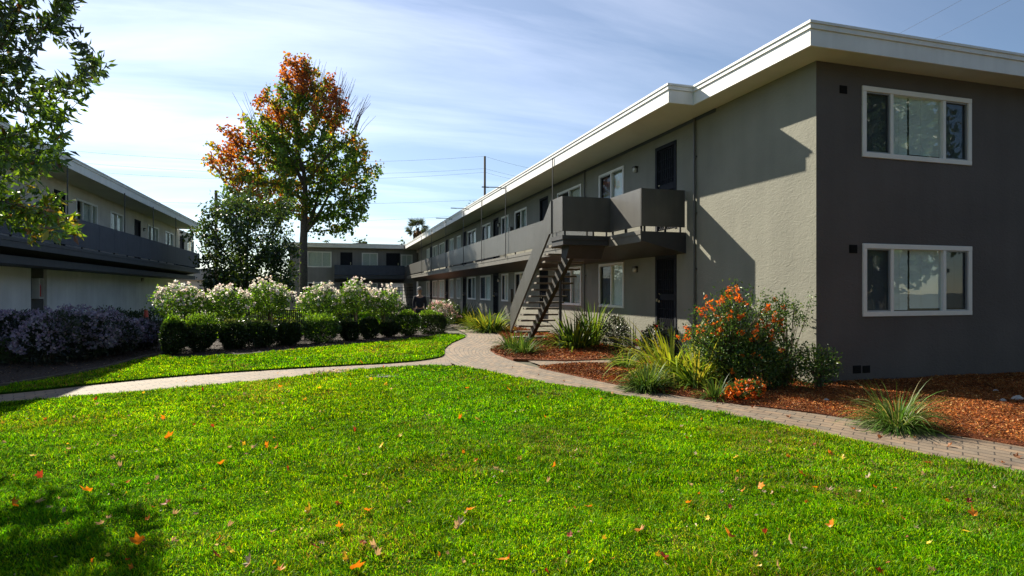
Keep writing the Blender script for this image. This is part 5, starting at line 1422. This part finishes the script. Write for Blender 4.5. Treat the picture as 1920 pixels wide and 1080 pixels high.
# person standing on the path beyond the hedge
def person():
    q = P(787, CYP, 25.2); base = np.array([q[0], q[1], 0.0])
    root = empty('person', tuple(base), 'person in a dark jacket and pale cap standing behind the hedge end', 'person')
    def skin(name, verts, edges, mat, sub=2):
        me = bpy.data.meshes.new(name); me.from_pydata([v[:3] for v in verts], edges, []); me.update()
        o = link(name, me, root); me.materials.append(M[mat])
        md = o.modifiers.new('skin', 'SKIN'); 
        if not me.skin_vertices: 
            me.attributes  # layer is made by the modifier call below
        if len(me.skin_vertices) == 0:
            bm2 = bmesh.new(); bm2.from_mesh(me); bm2.verts.layers.skin.verify(); bm2.to_mesh(me); bm2.free()
        for i, v in enumerate(verts):
            me.skin_vertices[0].data[i].radius = (v[3], v[4] if len(v) > 4 else v[3])
        me.skin_vertices[0].data[0].use_root = True
        sd = o.modifiers.new('subd', 'SUBSURF'); sd.levels = sub; sd.render_levels = sub
        return o
    # body: pelvis root, spine, neck, head, arms with five fingers, legs and feet (faces the camera, -y)
    V = [(0, 0, 0.95, .14, .10), (0, 0, 1.15, .13, .09), (0, .01, 1.38, .15, .10), (0, 0, 1.50, .055), (0, -.01, 1.58, .06), (0, -.015, 1.66, .075, .09), (0, -.01, 1.74, .065, .08)]
    E = [(0, 1), (1, 2), (2, 3), (3, 4), (4, 5), (5, 6)]
    for s in (-1, 1):
        i = len(V); V += [(s * .19, .01, 1.40, .055), (s * .235, .03, 1.14, .043), (s * .22, -.06, .90, .032), (s * .215, -.08, .84, .03, .022)]
        E += [(2, i), (i, i + 1), (i + 1, i + 2), (i + 2, i + 3)]
        for k, (dx, dy, ln) in enumerate(((-.022, -.01, .075), (-.007, -.012, .085), (.008, -.01, .08), (.022, -.004, .062))):
            j = len(V); V += [(s * .215 + dx, -.085 + dy, .80, .009), (s * .215 + dx * 1.1, -.095 + dy, .80 - ln * .6, .008), (s * .215 + dx * 1.1, -.09 + dy, .80 - ln, .007)]
            E += [(i + 3, j), (j, j + 1), (j + 1, j + 2)]
        j = len(V); V += [(s * .215 - s * .03, -.11, .85, .010), (s * .215 - s * .038, -.125, .81, .008)]; E += [(i + 3, j), (j, j + 1)]
        i = len(V); V += [(s * .10, 0, .86, .085), (s * .105, -.01, .50, .06), (s * .11, .02, .10, .04), (s * .12, -.10, .045, .04, .035), (s * .125, -.16, .03, .03, .022)]
        E += [(0, i), (i, i + 1), (i + 1, i + 2), (i + 2, i + 3), (i + 3, i + 4)]
    skin('body', V, E, 'skin')
    J = [(0, 0, 0.90, .175, .13), (0, 0, 1.12, .165, .125), (0, .01, 1.36, .185, .13), (0, 0, 1.47, .085)]; EJ = [(0, 1), (1, 2), (2, 3)]
    for s in (-1, 1):
        i = len(J); J += [(s * .20, .01, 1.39, .082), (s * .245, .03, 1.14, .066), (s * .225, -.05, .93, .05)]; EJ += [(2, i), (i, i + 1), (i + 1, i + 2)]
    skin('jacket', J, EJ, 'jacket')
    T = [(0, 0, 0.93, .16, .12)]; ET = []
    for s in (-1, 1):
        i = len(T); T += [(s * .10, 0, .84, .105), (s * .105, -.01, .50, .08), (s * .11, .02, .12, .066)]; ET += [(0, i), (i, i + 1), (i + 1, i + 2)]
    skin('trousers', T, ET, 'trousers')
    b = MB(); b.lathe((base[0], base[1] - 0.005, 1.71), [(0.098, 0), (0.104, 0.03), (0.095, 0.075), (0.06, 0.115), (0.01, 0.128)], 18); b.box(base[0] - 0.075, base[0] + 0.075, base[1] - 0.19, base[1] - 0.08, 1.71, 1.722)
    b.build('cap', M['cap'], root, smooth=False)
    b = MB()
    for s in (-1, 1): b.lathe((base[0] + s * 0.032, base[1] - 0.098, 1.655), [(0.004, -0.01), (0.011, 0), (0.004, 0.01)], 8)
    b.build('eye', M['stringer'], root)
    b = MB(); b.add([(base[0] - 0.014, base[1] - 0.095, 1.61), (base[0] + 0.014, base[1] - 0.095, 1.61), (base[0], base[1] - 0.125, 1.615), (base[0], base[1] - 0.092, 1.66)], [(0, 1, 2), (0, 2, 3), (1, 3, 2), (0, 3, 1)])
    b.build('nose', M['skin'], root)
    b = MB(); b.box(base[0] - 0.024, base[0] + 0.024, base[1] - 0.098, base[1] - 0.09, 1.578, 1.586); b.build('mouth', M['red_wood'], root)
    for s in (-1, 1):
        b = MB(); b.lathe((base[0] + s * 0.088, base[1] + 0.0, 1.64), [(0.006, -0.028), (0.017, -0.01), (0.019, 0.012), (0.007, 0.03)], 8); b.build('ear', M['skin'], root)
    return root
import bmesh
person()

# ------------------------------------------------------------------ fallen leaves, each one an object
def leaf_shape(lobes, curl, size, seed):
    r2 = np.random.default_rng(seed); pts = []
    n = lobes * 2
    for k in range(n + 1):
        a = -2.3 + 4.6 * k / n; rr = (1.0 if k % 2 else 0.60) * (1 - 0.25 * abs(a) / 2.3) * r2.uniform(0.62, 1.2)
        pts.append((math.sin(a) * rr, math.cos(a) * rr))
    pts = [(0, -0.35)] + pts
    V = [(0, 0, 0)] + [(x, y, 0) for x, y in pts]
    V = np.array(V) * size * 0.5
    r_ = np.linalg.norm(V[:, :2], axis=1)
    V[:, 2] = curl * r_ * r_ / size * 1.6 + curl * V[:, 0] * 0.5 + r2.normal(size=len(V)) * size * 0.05
    F = [(0, i, i + 1) for i in range(1, len(pts))] + [(0, len(pts), 1)]
    me = bpy.data.meshes.new('fallen_leaf'); me.from_pydata([tuple(v) for v in V], [], F); me.update()
    return me
def colour(me, col, mat):
    a = me.attributes.new('col', 'FLOAT_COLOR', 'FACE')
    c = np.ones((len(me.polygons), 4), dtype=np.float32); c[:, :3] = np.array(col) * (1 + 0.12 * rng.normal(size=(len(me.polygons), 1)))
    a.data.foreach_set('color', np.clip(c, 0, 1).ravel()); me.materials.append(mat)
kinds = {'orange': ('orange fallen maple leaf lying loose on the grass', (0.70, 0.24, 0.015), 5, 0.7), 'yellow': ('yellow fallen leaf lying loose on the grass', (0.66, 0.46, 0.03), 5, 0.5),
         'pale': ('pale curled dry leaf lying loose on the grass', (0.46, 0.34, 0.23), 5, 1.3), 'red': ('dark red fallen leaf lying loose on the grass', (0.30, 0.04, 0.02), 5, 0.4), 'brown': ('small brown fallen leaf lying on the brick path', (0.26, 0.11, 0.045), 4, 0.8)}
bank = {}
for kn, (lab, col, lb_, cu) in kinds.items():
    bank[kn] = []
    for v in range(3):
        me = leaf_shape(lb_, cu, 0.09, 40 + v + len(kn)); colour(me, np.array(col) * (0.85 + 0.15 * v), M['litter']); bank[kn].append(me)
def fallen(kn, x, y, z, scale=1.0, label=None, tilt=0.6):
    me = bank[kn][rng.integers(0, 3)]
    o = link('fallen_leaf', me); o.location = (x, y, z)
    o.rotation_euler = (rng.normal() * tilt, rng.normal() * tilt, rng.uniform(0, 6.28)); o.scale = (scale,) * 3
    return tag(o, label or kinds[kn][0], 'leaf', {'orange': 'orange leaves fallen on the lawn', 'yellow': 'yellow leaves fallen on the lawn', 'pale': 'pale dry leaves fallen on the lawn', 'red': 'red leaves fallen on the lawn', 'brown': 'brown leaves fallen on the path'}[kn])
LZ = 0.062
special = [(258, 1018, 'orange', 1.35, 'large orange leaf glowing at the edge of the dark tree shadow'), (948, 1052, 'orange', 1.2, 'large orange leaf nearest the bottom edge, right of the pale crumpled leaf'), (468, 1058, 'pale', 1.0, 'crumpled pale leaf clump near the bottom edge of the lawn'),
           (433, 1033, 'yellow', 1.0, 'yellow green leaf beside the pale crumpled clump'), (592, 1027, 'red', 1.2, 'dark maroon leaf standing upright on the lawn'), (1366, 1004, 'orange', 1.3, 'large orange brown leaf in the shaded lower corner of lawn'), (1480, 1016, 'pale', 0.9, 'pale tan leaf next to the large orange brown leaf'),
           (314, 820, 'orange', 1.5, 'bright orange leaf standing tipped up on the far lawn'), (862, 985, 'pale', 0.95, 'pale twisted leaf in the middle of the lower lawn'), (166, 922, 'orange', 1.3, 'orange leaf just above the dark tree shadow'), (665, 1066, 'orange', 1.2, 'small deep orange leaf touching the bottom edge of the lawn'),
           (678, 681, 'orange', 1.5, 'orange leaf at the grass edge by the path fork'), (1188, 722, 'brown', 1.2, 'reddish leaf on the bricks beside the rounded tuft'), (1285, 763, 'pale', 1.0, 'pale curled leaf on the bricks below the flax')]
for px, py, kn, s, lab in special:
    z = 0.004 if 'bricks' in lab else LZ
    q = G(px, py, z); fallen(kn, q[0], q[1], z + 0.008, s, lab, 0.55)
spots = [(86, 786, 'orange'), (308, 784, 'orange'), (365, 797, 'orange'), (222, 775, 'pale'), (180, 748, 'red'), (270, 736, 'yellow'), (215, 817, 'pale'), (243, 780, 'pale'), (215, 858, 'pale'), (240, 905, 'orange'), (312, 944, 'red'), (415, 868, 'orange'), (430, 838, 'pale'), (530, 757, 'pale'), (524, 725, 'orange'),
         (600, 727, 'yellow'), (571, 749, 'yellow'), (658, 723, 'orange'), (734, 730, 'pale'), (720, 687, 'orange'), (697, 710, 'yellow'), (723, 720, 'yellow'), (875, 728, 'orange'), (955, 731, 'orange'), (805, 780, 'pale'), (862, 783, 'orange'), (893, 786, 'yellow'), (750, 818, 'yellow'), (715, 835, 'yellow'),
         (893, 864, 'orange'), (828, 855, 'pale'), (665, 805, 'red'), (500, 836, 'orange'), (520, 838, 'orange'), (632, 943, 'orange'), (580, 958, 'yellow'), (685, 957, 'orange'), (877, 957, 'orange'), (858, 988, 'pale'), (635, 988, 'orange'), (510, 998, 'pale'), (405, 1040, 'red'), (510, 869, 'pale'), (296, 898, 'pale'),
         (1080, 845, 'pale'), (1040, 872, 'orange'), (1105, 950, 'orange'), (1425, 912, 'orange'), (1447, 926, 'pale'), (1505, 890, 'orange'), (1608, 922, 'pale'), (1640, 915, 'orange'), (1826, 965, 'orange'), (1740, 868, 'red'), (1555, 850, 'orange'), (1580, 858, 'yellow'), (1380, 858, 'yellow'), (1248, 1043, 'red'),
         (1200, 995, 'orange'), (1560, 985, 'orange'), (1278, 800, 'pale'), (1178, 880, 'pale'), (975, 860, 'yellow'), (940, 885, 'pale'), (76, 890, 'red'), (60, 855, 'yellow'), (40, 800, 'pale'), (24, 944, 'orange'), (10, 830, 'pale'), (130, 842, 'pale'), (118, 958, 'pale'), (420, 760, 'pale'), (380, 730, 'red'), (350, 715, 'pale'), (345, 700, 'pale'), (520, 700, 'pale')]
for px, py, kn in spots:
    on_mid = py < 735 and px < 560
    q = G(px, py, LZ); fallen(kn, q[0], q[1], LZ + 0.002, rng.uniform(0.8, 1.25) * (0.6 if kn == 'pale' else 1))
for px, py in ((1058, 716), (1102, 712), (1150, 706), (1230, 738), (1412, 765), (1480, 783), (1650, 822), (1715, 822), (1780, 838), (1880, 870), (1905, 858), (960, 690), (1090, 726), (1345, 764), (1600, 806), (1010, 704)):
    q = G(px, py); fallen('brown', q[0], q[1], 0.012, rng.uniform(0.6, 1.1), tilt=0.25)
for i in range(170):                              # smaller leaves sunk between the blades
    px = rng.uniform(0, 1900); py = rng.uniform(720, 1075)
    q = G(px, py, 0.045)
    if inside(q[None, :2], near_poly)[0]: fallen(('pale', 'orange', 'red', 'yellow', 'pale')[rng.integers(0, 5)], q[0], q[1], rng.uniform(0.048, 0.062), rng.uniform(0.35, 0.8))
# pale crumbs of leaf litter worked into the turf
q = scatter(near_poly, 7); q = q[view_keep(q)]; n = len(q); th = rng.random(n) * 6.28
s = rng.uniform(0.012, 0.035, n)
o = leaf_obj('leaf_litter', np.column_stack([q, rng.uniform(0.03, 0.06, n)]), unit(np.column_stack([np.cos(th), np.sin(th), rng.normal(size=n) * 0.4])), s, s * 0.6, palette(n, [(0.46, 0.37, 0.27), (0.34, 0.22, 0.12), (0.55, 0.46, 0.35), (0.30, 0.12, 0.04)], 0.2), M['litter'])
tag(o, 'crumbs of dry leaf scattered through the lawn', 'leaf litter', kind='stuff')
q = scatter([G2(580, 702), G2(655, 695), G2(650, 702), G2(590, 706)], 700); n = len(q); th = rng.random(n) * 6.28
if n:
    o = leaf_obj('leaf_litter', np.column_stack([q, rng.uniform(0.02, 0.06, n)]), unit(np.column_stack([np.cos(th), np.sin(th), rng.normal(size=n) * 0.4])), 0.05, 0.035, palette(n, [(0.46, 0.40, 0.34), (0.55, 0.48, 0.42)], 0.2), M['litter'])
    tag(o, 'patch of pale litter at the lawn edge by the side path', 'leaf litter', kind='stuff')
